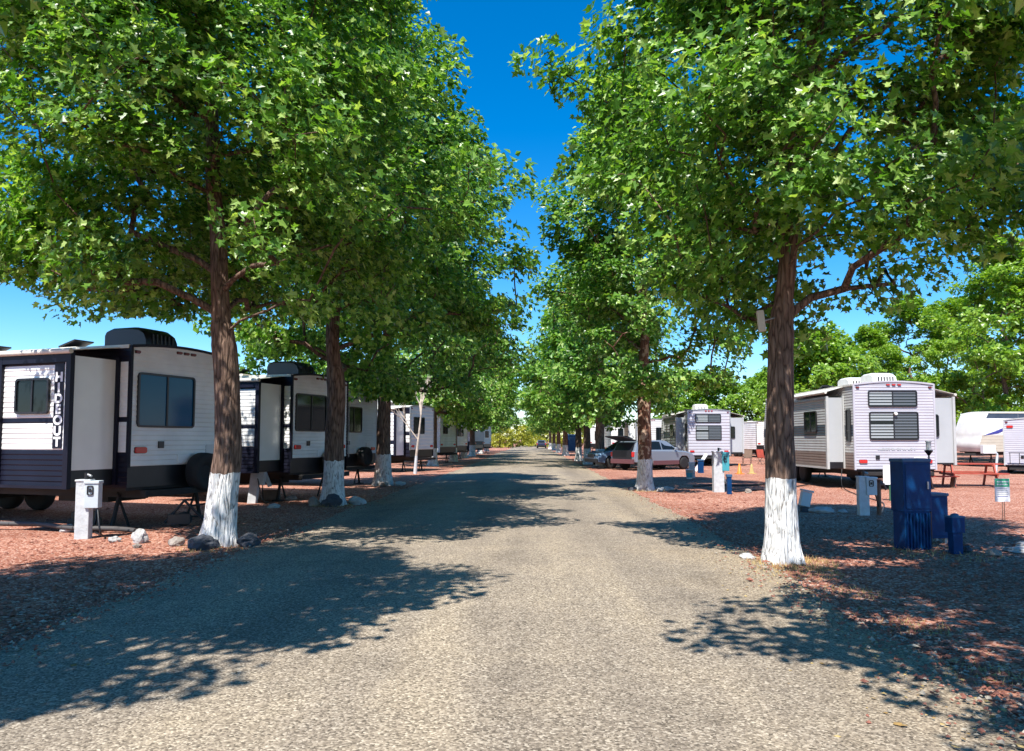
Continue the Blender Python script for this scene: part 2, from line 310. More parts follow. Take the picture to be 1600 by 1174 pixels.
# ------------------------------------------------------------------ ground and road
def np_mesh(name, verts, faces, mats, parent=None, smooth=False, midx=None):
    me = bpy.data.meshes.new(name); nv, nf, k = len(verts), len(faces), faces.shape[1]
    me.vertices.add(nv); me.vertices.foreach_set('co', verts.astype(np.float32).ravel())
    me.loops.add(nf * k); me.loops.foreach_set('vertex_index', faces.astype(np.int32).ravel())
    me.polygons.add(nf); me.polygons.foreach_set('loop_start', np.arange(0, nf * k, k, dtype=np.int32)); me.polygons.foreach_set('loop_total', np.full(nf, k, dtype=np.int32))
    for m in mats: me.materials.append(m)
    if midx is not None: me.polygons.foreach_set('material_index', midx.astype(np.int32))
    me.polygons.foreach_set('use_smooth', np.full(nf, smooth)); me.update(calc_edges=True); me.validate()
    o = bpy.data.objects.new(name, me); COL.objects.link(o)
    if parent: o.parent = parent
    return o
def fn(x, y, s, seed=0): return noise.noise(Vector((x * s + seed * 17.3, y * s - seed * 5.1, seed * 3.7)))
def road_edges(y):
    wob = 0.16 * fn(0, y, 0.9, 1) + 0.05 * fn(0, y, 5, 2) + 0.03 * fn(0, y, 17, 5)
    wob2 = 0.16 * fn(0, y, 0.9, 3) + 0.05 * fn(0, y, 5, 4) + 0.03 * fn(0, y, 17, 6)
    l = -3.78 - 0.15 * math.sin(y * 0.09) + wob
    r = 2.62 + 0.35 * min(1, max(0, (y - 4) / 8)) + wob2
    return l, r
gb = MB()
xs = [-3000, -300, -60, -25, -12, -6, -2, 2, 6, 12, 25, 60, 300, 3000]; ys = [-300, -30, -8, 0, 6, 14, 26, 45, 80, 150, 300, 800, 4000]
vv = [(x, y, 0) for y in ys for x in xs]; nx = len(xs)
gb.add(vv, [(j * nx + i, j * nx + i + 1, (j + 1) * nx + i + 1, (j + 1) * nx + i) for j in range(len(ys) - 1) for i in range(nx - 1)], 'ground')
tag(gb.build('ground'), kind='structure', label='red cinder gravel ground of the trailer park')
rb = MB(); vv = []; y = -8.0; rows = 0; NX = 10
while y < 235:
    l, r = road_edges(y)
    for i in range(NX + 1):
        t = i / NX; z = 0.006 + 0.05 * (1 - (2 * t - 1) ** 2) ** 0.9
        vv.append((l + (r - l) * t, y, z))
    rows += 1; y += 0.06 if y < 30 else (0.5 if y < 80 else 4)
rb.add(vv, [(j * (NX + 1) + i, j * (NX + 1) + i + 1, (j + 1) * (NX + 1) + i + 1, (j + 1) * (NX + 1) + i) for j in range(rows - 1) for i in range(NX)], 'road', True)
tag(rb.build('road'), kind='structure', label='straight grey chip seal road between the two rows of trees')

def scatter(name, mats, n, area, size, seed, kind, label, flat=0.6, z=0.0, avoid=None):
    """many small stones or leaves lying loose, one mesh"""
    rng = np.random.default_rng(seed)
    base = np.array([(1, 0, 0), (0, 1, 0), (-1, 0, 0), (0, -1, 0), (0, 0, 1), (0, 0, -0.6)], float)
    tri = np.array([(0, 1, 4), (1, 2, 4), (2, 3, 4), (3, 0, 4), (1, 0, 5), (2, 1, 5), (3, 2, 5), (0, 3, 5)])
    V, F, MI = [], [], []
    k = 0
    for _ in range(n):
        p = area(rng)
        if p is None: continue
        s = size * math.exp(rng.normal(0, 0.35)); a = rng.uniform(0, 6.283); c, sn = math.cos(a), math.sin(a)
        b = base * (s * rng.uniform(0.7, 1.3), s * rng.uniform(0.6, 1.1), s * flat * rng.uniform(0.7, 1.2)) + rng.normal(0, s * 0.12, (6, 3))
        b = np.stack([b[:, 0] * c - b[:, 1] * sn, b[:, 0] * sn + b[:, 1] * c, b[:, 2]], 1) + (p[0], p[1], p[2] + s * flat * 0.3)
        V.append(b); F.append(tri + k * 6); MI.append(np.full(8, rng.integers(0, len(mats)))); k += 1
    return tag(np_mesh(name, np.concatenate(V), np.concatenate(F), [M[m] for m in mats], midx=np.concatenate(MI)), label=label, kind=kind)
def edge_area(rng):
    y = 2.8 + rng.exponential(7)
    if y > 40: return None
    l, r = road_edges(y); side = rng.random() < 0.5
    off = rng.normal(0, 0.22)
    x = (l - off) if side else (r + off)
    on_road = (off < 0)
    return (x, y, 0.012 + (0.02 if on_road else 0))
scatter('loose_gravel', ['chip', 'cinder', 'cinder'], 6000, edge_area, 0.013, 3, 'stuff', 'loose gravel spilling along both road edges')
def red_area(rng):
    y = 3.5 + rng.exponential(6)
    if y > 26: return None
    l, r = road_edges(y)
    x = (l - abs(rng.normal(0, 2.6))) if rng.random() < 0.5 else (r + abs(rng.normal(0, 3.2)))
    return (x, y, 0.0)
scatter('cinder_gravel', ['cinder'], 9000, red_area, 0.020, 4, 'stuff', 'coarse red cinders lying loose on the ground')
def leaf_area(rng):
    y = 3.5 + rng.exponential(5)
    if y > 22: return None
    l, r = road_edges(y); off = rng.normal(0, 0.55)
    x = r + off if rng.random() < 0.7 else l - off
    return (x, y, 0.035 if off < 0 else 0.005)
scatter('leaf_litter', ['litter', 'straw'], 1000, leaf_area, 0.012, 5, 'stuff', 'dry yellow leaf litter along the road edges', flat=0.12)
def grass_tufts(name, spots, seed, label):
    rng = np.random.default_rng(seed); V, F = [], []; k = 0
    for (x, y, r, n, h) in spots:
        for _ in range(n):
            a = rng.uniform(0, 6.283); d = r * math.sqrt(rng.random()); px, py = x + d * math.cos(a), y + d * math.sin(a)
            t = rng.uniform(0, 6.283); w = 0.004; hh = h * rng.uniform(0.4, 1.1); lx, ly = rng.normal(0, hh * 0.5), rng.normal(0, hh * 0.5)
            V += [(px - w * math.cos(t), py - w * math.sin(t), 0), (px + w * math.cos(t), py + w * math.sin(t), 0), (px + lx, py + ly, hh)]; F.append((k, k + 1, k + 2)); k += 3
    return tag(np_mesh(name, np.array(V), np.array(F), [M['straw']]), label=label, kind='stuff')
grass_tufts('dry_grass', [(3.15, 9.35, 0.55, 900, 0.07), (3.0, 8.7, 0.5, 500, 0.05), (-4.4, 10.7, 0.5, 300, 0.06), (3.5, 22.6, 0.5, 300, 0.08), (-4.55, 17.6, 0.5, 300, 0.08), (5.5, 10.2, 0.7, 250, 0.07), (3.1, 7.6, 0.35, 200, 0.04), (3.1, 6.2, 0.3, 150, 0.04), (2.9, 5.0, 0.3, 150, 0.04)], 6, 'sparse dry grass tufts near the tree bases and road edge')

# ------------------------------------------------------------------ trees
def leaf_mesh(name, pts, outs, per, spread, size, rng, matn, parent, lobes=3):
    """pts clump centres, outs outward directions; leaves are folded three-lobed blades"""
    n = len(pts) * per
    c = np.repeat(pts, per, 0); o = np.repeat(outs, per, 0)
    sp = np.repeat(rng.uniform(0.6, 1.35, len(pts)), per)[:, None]
    g3 = rng.normal(0, 1, (n, 3)); g3 *= np.minimum(1, 1.55 / np.linalg.norm(g3, axis=1))[:, None]
    p = c + g3 * np.array([spread, spread, spread * 0.62]) * sp
    nr = np.array([0, -0.08, 0.52]) + o * 0.55 + rng.normal(0, 0.5, (n, 3)); nr /= np.linalg.norm(nr, axis=1)[:, None]
    d = o * 0.6 + np.array([0, 0, -0.35]) + rng.normal(0, 0.7, (n, 3)); d -= nr * np.sum(d * nr, 1)[:, None]; d /= np.linalg.norm(d, axis=1)[:, None]
    q = np.cross(nr, d); s = size * rng.uniform(0.5, 1.35, n)
    T = np.array([(0, 0, 0), (-0.50, 0.34, 0.12), (-0.27, 0.66, 0.06), (0, 1.0, -0.06), (0.27, 0.66, 0.06), (0.50, 0.34, 0.12)])
    if lobes == 5: T = np.array([(0, 0, 0), (-0.36, 0.06, 0.10), (-0.24, 0.34, 0.05), (-0.54, 0.62, 0.14), (-0.19, 0.66, 0.04), (0, 1.05, -0.06), (0.19, 0.66, 0.04), (0.54, 0.62, 0.14), (0.24, 0.34, 0.05), (0.36, 0.06, 0.10)])
    V = p[:, None, :] + s[:, None, None] * (q[:, None, :] * T[None, :, 0:1] * rng.uniform(0.55, 1.15, n)[:, None, None] + d[:, None, :] * T[None, :, 1:2] + nr[:, None, :] * T[None, :, 2:3])
    b = (np.arange(n) * len(T))[:, None]
    F = np.concatenate([b + np.array([[0, 3, 2, 1]]), b + np.array([[0, 5, 4, 3]])], 0) if lobes == 3 else np.concatenate([b + np.array([[0, 5, 4, 3, 2, 1]]), b + np.array([[0, 9, 8, 7, 6, 5]])], 0)
    return np_mesh(name, V.reshape(-1, 3), F, [M[matn]], parent)

def tree(label, loc, seed, h=12.0, zb=3.2, rad=3.8, centre=(0, 0), nclump=520, per=115, spread=0.30, leaf=0.112, lobes=3, trunk_r=0.21, trunk_mat='bark', leaf_m='leaf',
         shape=None, lean=(0, 0), extra=(), sides=26, detail=True, fork=2.9, name='roadside_tree', cat='tree', group=None, flare=0.5, twig_sides=4, limb_dirs=None, zmax=None, clear=0, bend=0):
    rng = np.random.default_rng(seed); rnd = random.Random(seed)
    root = thing(name, label, cat, loc, 0, group)
    # leader
    nodes = []; par = []; zt = h * 0.86; z = 0; k = 0
    while z < zt:
        t = z / zt; w = max(0, z - 1.5) * 0.075; bx = bend * min(1, z / 1.3)
        nodes.append((bx + lean[0] * t * t * h * 0.5 + centre[0] * max(0, t - 0.15) * 0.8 + w * fn(z, 0, 0.55, seed), lean[1] * t * t * h * 0.5 + centre[1] * max(0, t - 0.15) * 0.8 + w * fn(0, z, 0.55, seed + 3), z)); par.append(k - 1); k += 1; z += 0.3
    ntrunk = len(nodes)
    # clump centres inside an uneven envelope
    def env(t, a):
        if t < 0.18: e = 0.62 + 0.38 * (t / 0.18)
        else: e = math.cos((t - 0.18) / 0.82 * math.pi / 2) ** 0.62
        e *= 1 + 0.22 * fn(math.cos(a) * 1.3, math.sin(a) * 1.3, 1, seed) + 0.20 * fn(math.cos(a) * 2.2 + t * 5, math.sin(a) * 2.2, 1, seed + 1)
        if shape: e *= shape(t, a)
        return max(0.15, e)
    C = []; B = []; nb = nclump // 5
    while len(C) < nclump:
        if len(B) == nb:      # a leafy bough: clumps crowd round its end
            bx = B[rng.integers(0, nb)]; g = rng.normal(0, 1, 3); g *= min(1, 1.7 / np.linalg.norm(g))
            c = np.array(bx) + g * (0.58, 0.58, 0.40) * (rad / 3.8)
            if c[2] < clear and abs(c[0]) < 0.75 and c[1] < 0.5: continue
            if c[2] > zb - 0.35: C.append(tuple(c))
            continue
        t = rng.random() ** 0.9; a = rng.uniform(0, 2 * math.pi); e = env(t, a) * rad
        rr = (e - 0.35) * rng.random() ** (0.30 if rng.random() < 0.85 else 0.8)
        zz = zb + (h - zb) * t
        if zz < zb + 0.9 and rr < rad * 0.28: continue
        # billows and hollows: keep clumps where a coarse noise is high
        q = noise.noise(Vector((rr * math.cos(a) * 0.62 + seed, rr * math.sin(a) * 0.62, zz * 0.62)))
        if q < -0.10 and rng.random() < 0.75: continue
        if zz < clear and abs(centre[0] * min(1, (zz / h) * 1.6) + rr * math.cos(a)) < 1.1 and math.sin(a) < 0.2: continue
        B.append((centre[0] * min(1, (zz / h) * 1.6) + rr * math.cos(a), centre[1] * min(1, (zz / h) * 1.6) + rr * math.sin(a), zz - 0.10 * rr))
    C = C + [tuple(e) for e in extra]
    C = np.array(C)
    order = np.argsort(np.hypot(C[:, 0], C[:, 1]) + 0.15 * np.abs(C[:, 2] - fork))
    N = np.array(nodes); tips = []
    for ci in order:
        c = C[ci]; hd = np.hypot(N[:, 0] - c[0], N[:, 1] - c[1])
        cost = np.linalg.norm(N - c, axis=1) + 1.6 * np.maximum(0, N[:, 2] - c[2] + 0.25 * hd) + 6.0 * (N[:, 2] < fork - 0.15)
        j = int(np.argmin(cost)); s = N[j]; L = np.linalg.norm(c - s); m = max(1, int(L / 0.35)); prev = j; new = []
        for i in range(1, m + 1):
            u = i / m; p = s + (c - s) * u + np.array([0, 0, 0.10 * L * math.sin(math.pi * u)])
            if i < m: p = p + rng.normal(0, 0.05, 3)
            new.append(p); par.append(prev); prev = len(nodes) + len(new) - 1
        nodes += [tuple(p) for p in new]; N = np.array(nodes); tips.append(len(nodes) - 1)
    n = len(nodes); cnt = np.zeros(n); kids = [[] for _ in range(n)]
    for t in tips: cnt[t] += 1
    for i in range(n - 1, 0, -1): cnt[par[i]] += cnt[i]; kids[par[i]].append(i)
    tot = max(cnt[0], 1); rr = np.maximum(0.0075, trunk_r * 0.80 * (cnt / tot) ** 0.46)
    tb = MB(); V = []; F = []
    # the trunk itself, ridged, with a root flare
    tz = nodes[0:ntrunk]; zc = []; z = 0; ztop = min(zt - 0.2, h * 0.8); stepz = 0.07 if detail else 0.3
    while z < ztop: zc.append(z); z += (stepz if z < 3.6 else 0.3)
    ph = rng.uniform(0, 6.28)
    def cen(z):
        f = min(z / 0.3, ntrunk - 1.001); i = int(f); u = f - i; return np.array(tz[i]) * (1 - u) + np.array(tz[i + 1]) * u
    vs = []; S = sides
    for z in zc:
        c = cen(z); base = trunk_r * (1.04 - 0.10 * min(z, 2.6) / 2.6) if z < fork else max(0.03, trunk_r * 0.94 * (1 - (z - fork) / (ztop - fork + 0.6)) ** 0.85 * (0.80 if z > fork + 0.25 else 0.94))
        for i in range(S):
            a = 2 * math.pi * i / S; fl = flare * math.exp(-z / 0.20) * (0.75 + 0.45 * math.sin(3 * a + ph) + 0.25 * math.sin(5 * a + 2 * ph)) + 0.14 * math.exp(-z / 0.8)
            q = base * (1 + fl + 0.06 * math.sin(2 * a + z * 0.6 + ph))
            if detail: q *= 1 + 0.085 * noise.noise(Vector((math.cos(a) * 5, math.sin(a) * 5, z * 1.3 + seed))) + 0.05 * noise.noise(Vector((math.cos(a) * 13, math.sin(a) * 13, z * 3.0 + seed)))
            vs.append((c[0] + q * math.cos(a), c[1] + q * math.sin(a), z - (0.05 if z == 0 else 0)))
    m = len(zc); tb.add(vs, [(k * S + i, k * S + (i + 1) % S, (k + 1) * S + (i + 1) % S, (k + 1) * S + i) for k in range(m - 1) for i in range(S)], trunk_mat, True)
    # limbs and twigs as chains
    for i in range(n):
        if i < ntrunk: starts = [k for k in kids[i] if k >= ntrunk]
        else:
            ks = sorted(kids[i], key=lambda k: -cnt[k]); starts = ks[1:]
        for st in starts:
            chain = [i, st]
            while kids[chain[-1]]: chain.append(max(kids[chain[-1]], key=lambda k: cnt[k]))
            r0 = rr[st]; ns = 8 if r0 > 0.03 else twig_sides
            if detail is False and r0 < 0.012: continue
            ring = []; vs = []
            for q, ix in enumerate(chain):
                p = Vector(nodes[ix]); a = Vector(nodes[chain[max(0, q - 1)]]); b = Vector(nodes[chain[min(len(chain) - 1, q + 1)]]); d = (b - a)
                if d.length < 1e-6: d = Vector((0, 0, 1))
                d.normalize(); u = d.cross(Vector((0.3, 0.9, 0.2))).normalized(); w = d.cross(u); r = rr[ix] if q else min(rr[st] * 1.15, rr[i] * 1.2)
                for s_ in range(ns): t = 2 * math.pi * s_ / ns; vs.append(p + u * math.cos(t) * r + w * math.sin(t) * r)
            tb.add(vs, [(k * ns + s_, k * ns + (s_ + 1) % ns, (k + 1) * ns + (s_ + 1) % ns, (k + 1) * ns + s_) for k in range(len(chain) - 1) for s_ in range(ns)], trunk_mat, True)
    tb.build('trunk', root)
    # leaves: at clump centres, plus a few along the outer twigs
    T = C.copy(); ax = np.stack([np.full(len(T), centre[0]), np.full(len(T), centre[1]), np.clip(T[:, 2] * 0.5 + 2, 3, h * 0.6)], 1)
    O = T - ax; O /= np.linalg.norm(O, axis=1)[:, None] + 1e-6
    leaf_mesh('crown', T, O, per, spread, leaf, rng, leaf_m, root, lobes)
    return root

# ------------------------------------------------------------------ travel trailers
# local axes: origin on the ground under the rear wall's centre, +x towards the front, +y towards the left side
W2 = 1.22
def fr_rear(u, v, n): return (-n, u, v)
def fr_left(y0): return lambda u, v, n: (u, y0 + n, v)
def fr_right(y0): return lambda u, v, n: (u, -y0 - n, v)
def siding(mb, fr, rng_u, z0, z1, band, pitch=0.085, depth=0.011, off=0.0):
    """lapped horizontal siding; rng_u(z) gives (u0,u1); band(z) the material"""
    z = z0
    while z < z1 - 1e-4:
        zn = min(z + pitch, z1); a0, a1 = rng_u(z); b0, b1 = rng_u(zn); m = band((z + zn) / 2)
        zm = z + (zn - z) * 0.22
        c0, c1 = rng_u(zm)
        mb.add([fr(a0, z, off), fr(a1, z, off), fr(c1, zm, off + depth), fr(c0, zm, off + depth), fr(b1, zn, off + 0.001), fr(b0, zn, off + 0.001)], [(0, 1, 2, 3), (3, 2, 4, 5)], m)
        z = zn
def bands(spec):
    def f(z):
        for a, b, m in spec:
            if a <= z < b: return m
        return spec[-1][2]
    return f
def window(parent, fr, u0, u1, v0, v1, glass='glass', split='v', blinds=None, r=0.07, off=0.012, sub=False, name='window', fw=0.035):
    o = MB(); o.prism(rrect(u0 + fw * 0.6, u1 - fw * 0.6, v0 + fw * 0.6, v1 - fw * 0.6, r * 0.8), fr, off - 0.02, off + 0.006, glass)
    w = o.build(name, parent)
    f = MB(); f.ring(rrect(u0, u1, v0, v1, r), rrect(u0 + fw, u1 - fw, v0 + fw, v1 - fw, r * 0.6), fr, off - 0.012, off + 0.028, 'black')
    um = (u0 + u1) / 2
    if split == 'v': f.box((um - 0.018, v0 + fw, off + 0.004), (um + 0.018, v1 - fw, off + 0.022), 'black', fr)
    if split == 'h': vm = (v0 * 2 + v1) / 3; f.box((u0 + fw, vm - 0.012, off + 0.004), (u1 - fw, vm + 0.012, off + 0.02), 'black', fr)
    f.build('window_frame', parent if sub else w)
    if blinds and not sub:
        b = MB(); z = v0 + fw + 0.03; i = 0
        while z < v1 - fw - 0.04:
            for (a, c, mm) in ((u0 + fw + 0.01, um - 0.02, blinds[0]), (um + 0.02, u1 - fw - 0.01, blinds[1])):
                if mm and not (i % 7 == 5 and mm != blinds[0]): b.box((a, z, off + 0.0065), (c, z + 0.055, off + 0.011), mm, fr)
            z += 0.088; i += 1
        b.build('blind', w)
    return w
def lamp(parent, fr, u, v, w, h, m='red', off=0.01, name='marker_light'):
    b = MB(); b.prism(rrect(u - w / 2 - 0.006, u + w / 2 + 0.006, v - h / 2 - 0.006, v + h / 2 + 0.006, min(w, h) * 0.3, 4), fr, off - 0.01, off + 0.006, 'black'); b.prism(rrect(u - w / 2, u + w / 2, v - h / 2, v + h / 2, min(w, h) * 0.3, 4), fr, off + 0.004, off + 0.03, m)
    return b.build(name, parent)
def wheel(parent, x, y, r=0.36, w=0.22, side=1, name='wheel'):
    b = MB(); s = side
    b.lathe((x, y, r), [(r * 0.62, -w / 2), (r * 0.93, -w / 2), (r, -w * 0.32), (r, w * 0.32), (r * 0.93, w / 2), (r * 0.62, w / 2)], 'tyre', 24, 'y')
    o = b.build(name, parent)
    c = MB(); yy = w / 2 * s
    c.lathe((x, y, r), [(r * 0.61, yy * 0.98), (r * 0.56, yy * 0.75), (r * 0.30, yy * 0.6), (r * 0.20, yy * 0.95), (r * 0.02, yy * 0.97)], 'rim', 20, 'y')
    for i in range(6): a = i * math.pi / 3; c.bar((x + r * .43 * math.cos(a), y + yy * .66, r + r * .43 * math.sin(a)), (x + r * .43 * math.cos(a), y + yy * .70, r + r * .43 * math.sin(a)), r * 0.07, 'black', 8)
    c.build('rim', o)
    return o
def ac_unit(parent, x, y, z, m='ac_black', L=0.95, W=0.72, H=0.36):
    b = MB(); prof = [(-0.5, 0), (-0.5, 0.35), (-0.44, 0.72), (-0.32, 0.93), (-0.15, 1), (0.34, 1), (0.46, 0.9), (0.5, 0.7), (0.5, 0)]
    vs = []; k = len(prof)
    for sy, sc in ((-0.5, 0.86), (-0.42, 0.97), (-0.30, 1.0), (0.30, 1.0), (0.42, 0.97), (0.5, 0.86)):
        for px, pz in prof: vs.append((x + px * L * (0.94 + 0.06 * sc), y + sy * W, z + pz * H * sc))
    fs = [(j * k + i, j * k + i + 1, (j + 1) * k + i + 1, (j + 1) * k + i) for j in range(5) for i in range(k - 1)]
    b.add(vs, fs, m, True); b.add(vs[:k], [tuple(range(k))], m); b.add(vs[-k:], [tuple(range(k))], m)
    for i in range(6): b.box((x - L * 0.515, y - W * 0.36 + i * W * 0.125, z + 0.05), (x - L * 0.49, y - W * 0.36 + i * W * 0.125 + 0.035, z + H * 0.62), 'black')
    for sgn in (-1, 1):
        for i in range(5): b.box((x - L * 0.25 + i * L * 0.13, y + sgn * W * 0.49 - 0.006, z + 0.06), (x - L * 0.25 + i * L * 0.13 + 0.05, y + sgn * W * 0.49 + 0.006, z + H * 0.5), 'black')
    return b.build('air_conditioner', parent)

def trailer(name, label, loc, heading, L=8.5, zb=0.70, zt=3.10, side=None, rear=None, right=None, nose='slant', rear_low=1.05, roof_m='roof', trim_m='navy', cap_m='white',
            acs=((0.75, 0.0, 'ac_black'),), windows=(), slides=(), lights=True, spare=None, ladder=False, fine=True, group='travel trailers parked in the park', cat='travel trailer', awning=False, door=None, axle=None, vents=((3.0, 0.3),), jacks=True, tail=None, letters=None, tongue=True):
    root = thing(name, label, cat, (*loc, 0), heading, group)
    side = side or [(0, 99, 'white')]; rear = rear or [(0, 99, 'white')]; right = right or side
    pitch = 0.085 if fine else 0.17; dep = 0.009 if fine else 0.016
    def xf(z):   # front end as a function of height
        if nose == 'flat': return L
        t = (z - zb) / (zt - zb)
        if nose == 'cap': return L - 0.15 - 1.0 * max(0, t - 0.35) ** 1.8 + 0.12 * math.sin(min(1, t / 0.35) * math.pi)
        return L - 0.75 * max(0, t - 0.42) ** 1.2 - 0.30 * max(0, 0.25 - t) / 0.25
    b = MB(); dl = bands(side); dr = bands(rear); dq = bands(right)
    hole = [(s['x0'], s['x1'], s['z0'], s['z1'], s.get('side', 1)) for s in slides]
    siding(b, fr_left(W2), lambda z: (0.0, xf(z)), zb, zt, dl, pitch, dep)
    siding(b, fr_right(W2), lambda z: (0.0, xf(z)), zb, zt, dq, pitch, dep)
    siding(b, fr_rear, lambda z: (-W2, W2), rear_low, zt, dr, pitch, dep)
    b.box((0.03, -W2 + 0.02, zb), (0.05, W2 - 0.02, rear_low), 'black')
    arc = [(y, zt + 0.09 * (1 - (y / W2) ** 2)) for y in [W2 * (i / 8 - 1) for i in range(17)]]
    k = len(arc)
    b.add([(-0.010, y, z) for y, z in arc] + [(-0.010, -W2, zt), (-0.010, W2, zt)], [tuple(range(k)) + (k + 1, k)], rear[-1][2])
    xr = xf(zt)
    b.add([(x, y, z) for x in (-0.010, xr) for y, z in arc], [(i, i + 1, k + i + 1, k + i) for i in range(k - 1)], roof_m, True)
    fz = [zb + (zt - zb) * i / 14 for i in range(15)]
    vs = []
    for z in fz:
        for j in range(9): y = W2 * (j / 4 - 1); vs.append((xf(z) + 0.10 * (1 - (y / W2) ** 2), y, z))
    fs = [(q * 9 + j, q * 9 + j + 1, (q + 1) * 9 + j + 1, (q + 1) * 9 + j) for q in range(14) for j in range(8)]
    b.add(vs, fs, cap_m, True)
    b.add([(xr, y, z) for y, z in arc] + [vs[-9 + j] for j in range(9)], [tuple(range(k)) + tuple(k + j for j in range(8, -1, -1))], cap_m)
    b.box((0.06, -W2 + 0.03, zb - 0.05), (L - 0.4, W2 - 0.03, zb + 0.01), 'underbody')
    b.build('body', root)
    # edge trims
    t = MB()
    for sy in (-1, 1):
        t.box((-0.026, sy * W2 - 0.03 if sy > 0 else -W2 - 0.022, rear_low - 0.02), (0.03, W2 + 0.022 if sy > 0 else -W2 + 0.03, zt), trim_m if fine else 'steel')
        t.box((0.02, (W2 - 0.005) if sy > 0 else -W2 - 0.035, zt - 0.045), (xf(zt) - 0.02, (W2 + 0.035) if sy > 0 else -W2 + 0.005, zt + 0.012), 'roof')
    for (y0, z0), (y1, z1) in zip(arc[:-1], arc[1:]): t.add([(-0.03, y0, z0 - 0.035), (-0.03, y1, z1 - 0.035), (-0.03, y1, z1 + 0.014), (-0.03, y0, z0 + 0.014), (0.02, y0, z0 + 0.014), (0.02, y1, z1 + 0.014)], [(0, 1, 2, 3), (3, 2, 5, 4)], trim_m if fine else 'steel')
    t.build('edge_trim', root)
    # chassis, bumper, axles
    c = MB()
    for sy in (-1, 1): c.box((-0.05, sy * 0.85 - 0.03, zb - 0.19), (L - 0.5, sy * 0.85 + 0.03, zb - 0.055), 'underbody')
    for i in range(int(L / 1.1)): c.box((0.5 + i * 1.1, -0.8, zb - 0.14), (0.56 + i * 1.1, 0.8, zb - 0.07), 'underbody')
    if tongue:
        for sy in (-1, 1): c.obox((L + 0.35, sy * 0.42, zb - 0.14), (1.7, 0.06, 0.12), 'underbody', Matrix.Rotation(-sy * R(30), 3, 'Z'))
        c.bar((L + 1.05, 0, 0), (L + 1.05, 0, zb), 0.035, 'underbody')
    ax = axle or L * 0.56
    for dx in (-0.45, 0.45): c.bar((ax + dx, -1.0, 0.36), (ax + dx, 1.0, 0.36), 0.04, 'underbody')
    c.box((1.2, -0.35, zb - 0.32), (2.4, 0.5, zb - 0.14), 'underbody')
    c.build('chassis', root)
    bp = MB(); bp.box((-0.22, -1.05, zb - 0.16), (-0.11, 1.05, zb - 0.05), 'underbody'); bp.box((-0.12, -0.88, zb - 0.15), (0.0, -0.82, zb - 0.07), 'underbody'); bp.box((-0.12, 0.82, zb - 0.15), (0.0, 0.88, zb - 0.07), 'underbody')
    bp.build('bumper', root, 0.01)
    for dx in (-0.45, 0.45):
        for sy in (-1, 1): wheel(root, ax + dx, sy * 1.08, side=sy)
    if jacks:
        for x in (0.5, L - 0.9):
            for sy in (-1, 1):
                j = MB(); j.obox((x + 0.02, sy * 0.95, (zb - 0.15) / 2 + 0.02), (0.05, 0.05, zb - 0.14), 'underbody', Matrix.Rotation(R(14) * sy, 3, 'X')); j.box((x - 0.1, sy * 1.0 - 0.09, 0), (x + 0.12, sy * 1.0 + 0.09, 0.03), 'underbody'); j.obox((x + 0.02, sy * 0.80, (zb - 0.15) / 2 + 0.02), (0.03, 0.03, zb * 0.95), 'underbody', Matrix.Rotation(-R(24) * sy, 3, 'X'))
                j.build('stabilizer_jack', root)
    if lights:
        lamp(root, fr_rear, W2 - 0.12, zt - 0.10, 0.09, 0.045, 'dark_red'); lamp(root, fr_rear, -W2 + 0.12, zt - 0.10, 0.09, 0.045, 'dark_red')
        for dy in (-0.17, 0, 0.17): lamp(root, fr_rear, dy, zt - 0.02, 0.10, 0.04, 'dark_red' if trim_m == 'navy' else 'red')
        tz = tail or rear_low + 0.16
        for sy in (-1, 1): lamp(root, fr_rear, sy * (W2 - 0.24), tz, 0.24, 0.10, 'red', name='tail_light')
    if fine:
        for x in [q for q in (2.44, 4.88, 7.32) if q < L - 1]:
            for ya, yb in ((W2 + 0.006, W2 + dep + 0.006), (-W2 - dep - 0.006, -W2 - 0.006)): d = MB(); d.box((x - 0.012, ya, rear_low), (x + 0.012, yb, zt - 0.05), 'steel'); d.build('seam_trim', root)
        h = MB(); h.ring(rrect(-0.95, -0.55, rear_low + 0.10, rear_low + 0.36, 0.03, 4), rrect(-0.93, -0.57, rear_low + 0.12, rear_low + 0.34, 0.02, 4), fr_rear, 0.004, 0.022, 'grey_white'); h.box((-0.93, rear_low + 0.12, 0.004), (-0.57, rear_low + 0.34, 0.016), 'grey_white', fr_rear); h.build('storage_hatch', root)
        h = MB(); h.box((0.48, rear_low + 0.30, 0.008), (0.60, rear_low + 0.42, 0.03), 'black', fr_rear); h.build('cable_port', root)
        h = MB(); h.box((-0.15, rear_low + 0.03, 0.008), (0.15, rear_low + 0.18, 0.022), 'sign_white', fr_rear); h.build('number_plate', root)
    for (px, py) in vents:
        v = MB(); v.box((px - 0.2, py - 0.2, zt + 0.02), (px + 0.2, py + 0.2, zt + 0.13), 'roof'); v.obox((px + 0.02, py, zt + 0.2), (0.42, 0.42, 0.03), 'black', Matrix.Rotation(R(16), 3, 'Y'))
        v.build('roof_vent', root, 0.01)
    for (px, py, mm) in acs: ac_unit(root, px, py, zt + 0.05, mm)
    for w in windows:
        w = dict(w); pl = w.pop('plane'); fr = {'rear': fr_rear, 'left': fr_left(W2), 'right': fr_right(W2)}[pl]; window(root, fr, **w)
    if spare:
        s = MB(); y, z, r = spare
        s.lathe((-0.22, y, z), [(r * 0.35, -0.03), (r * 0.8, -0.13), (r * 0.97, -0.10), (r, -0.03), (r, 0.10), (r * 0.95, 0.14), (r * 0.3, 0.14)], 'tyre', 28, 'x'); s.bar((-0.1, y, z), (0.0, y, z), 0.05, 'underbody')
        s.bar((-0.17, y, zb - 0.1), (-0.17, y, z), 0.03, 'underbody')
        s.build('spare_wheel', root)
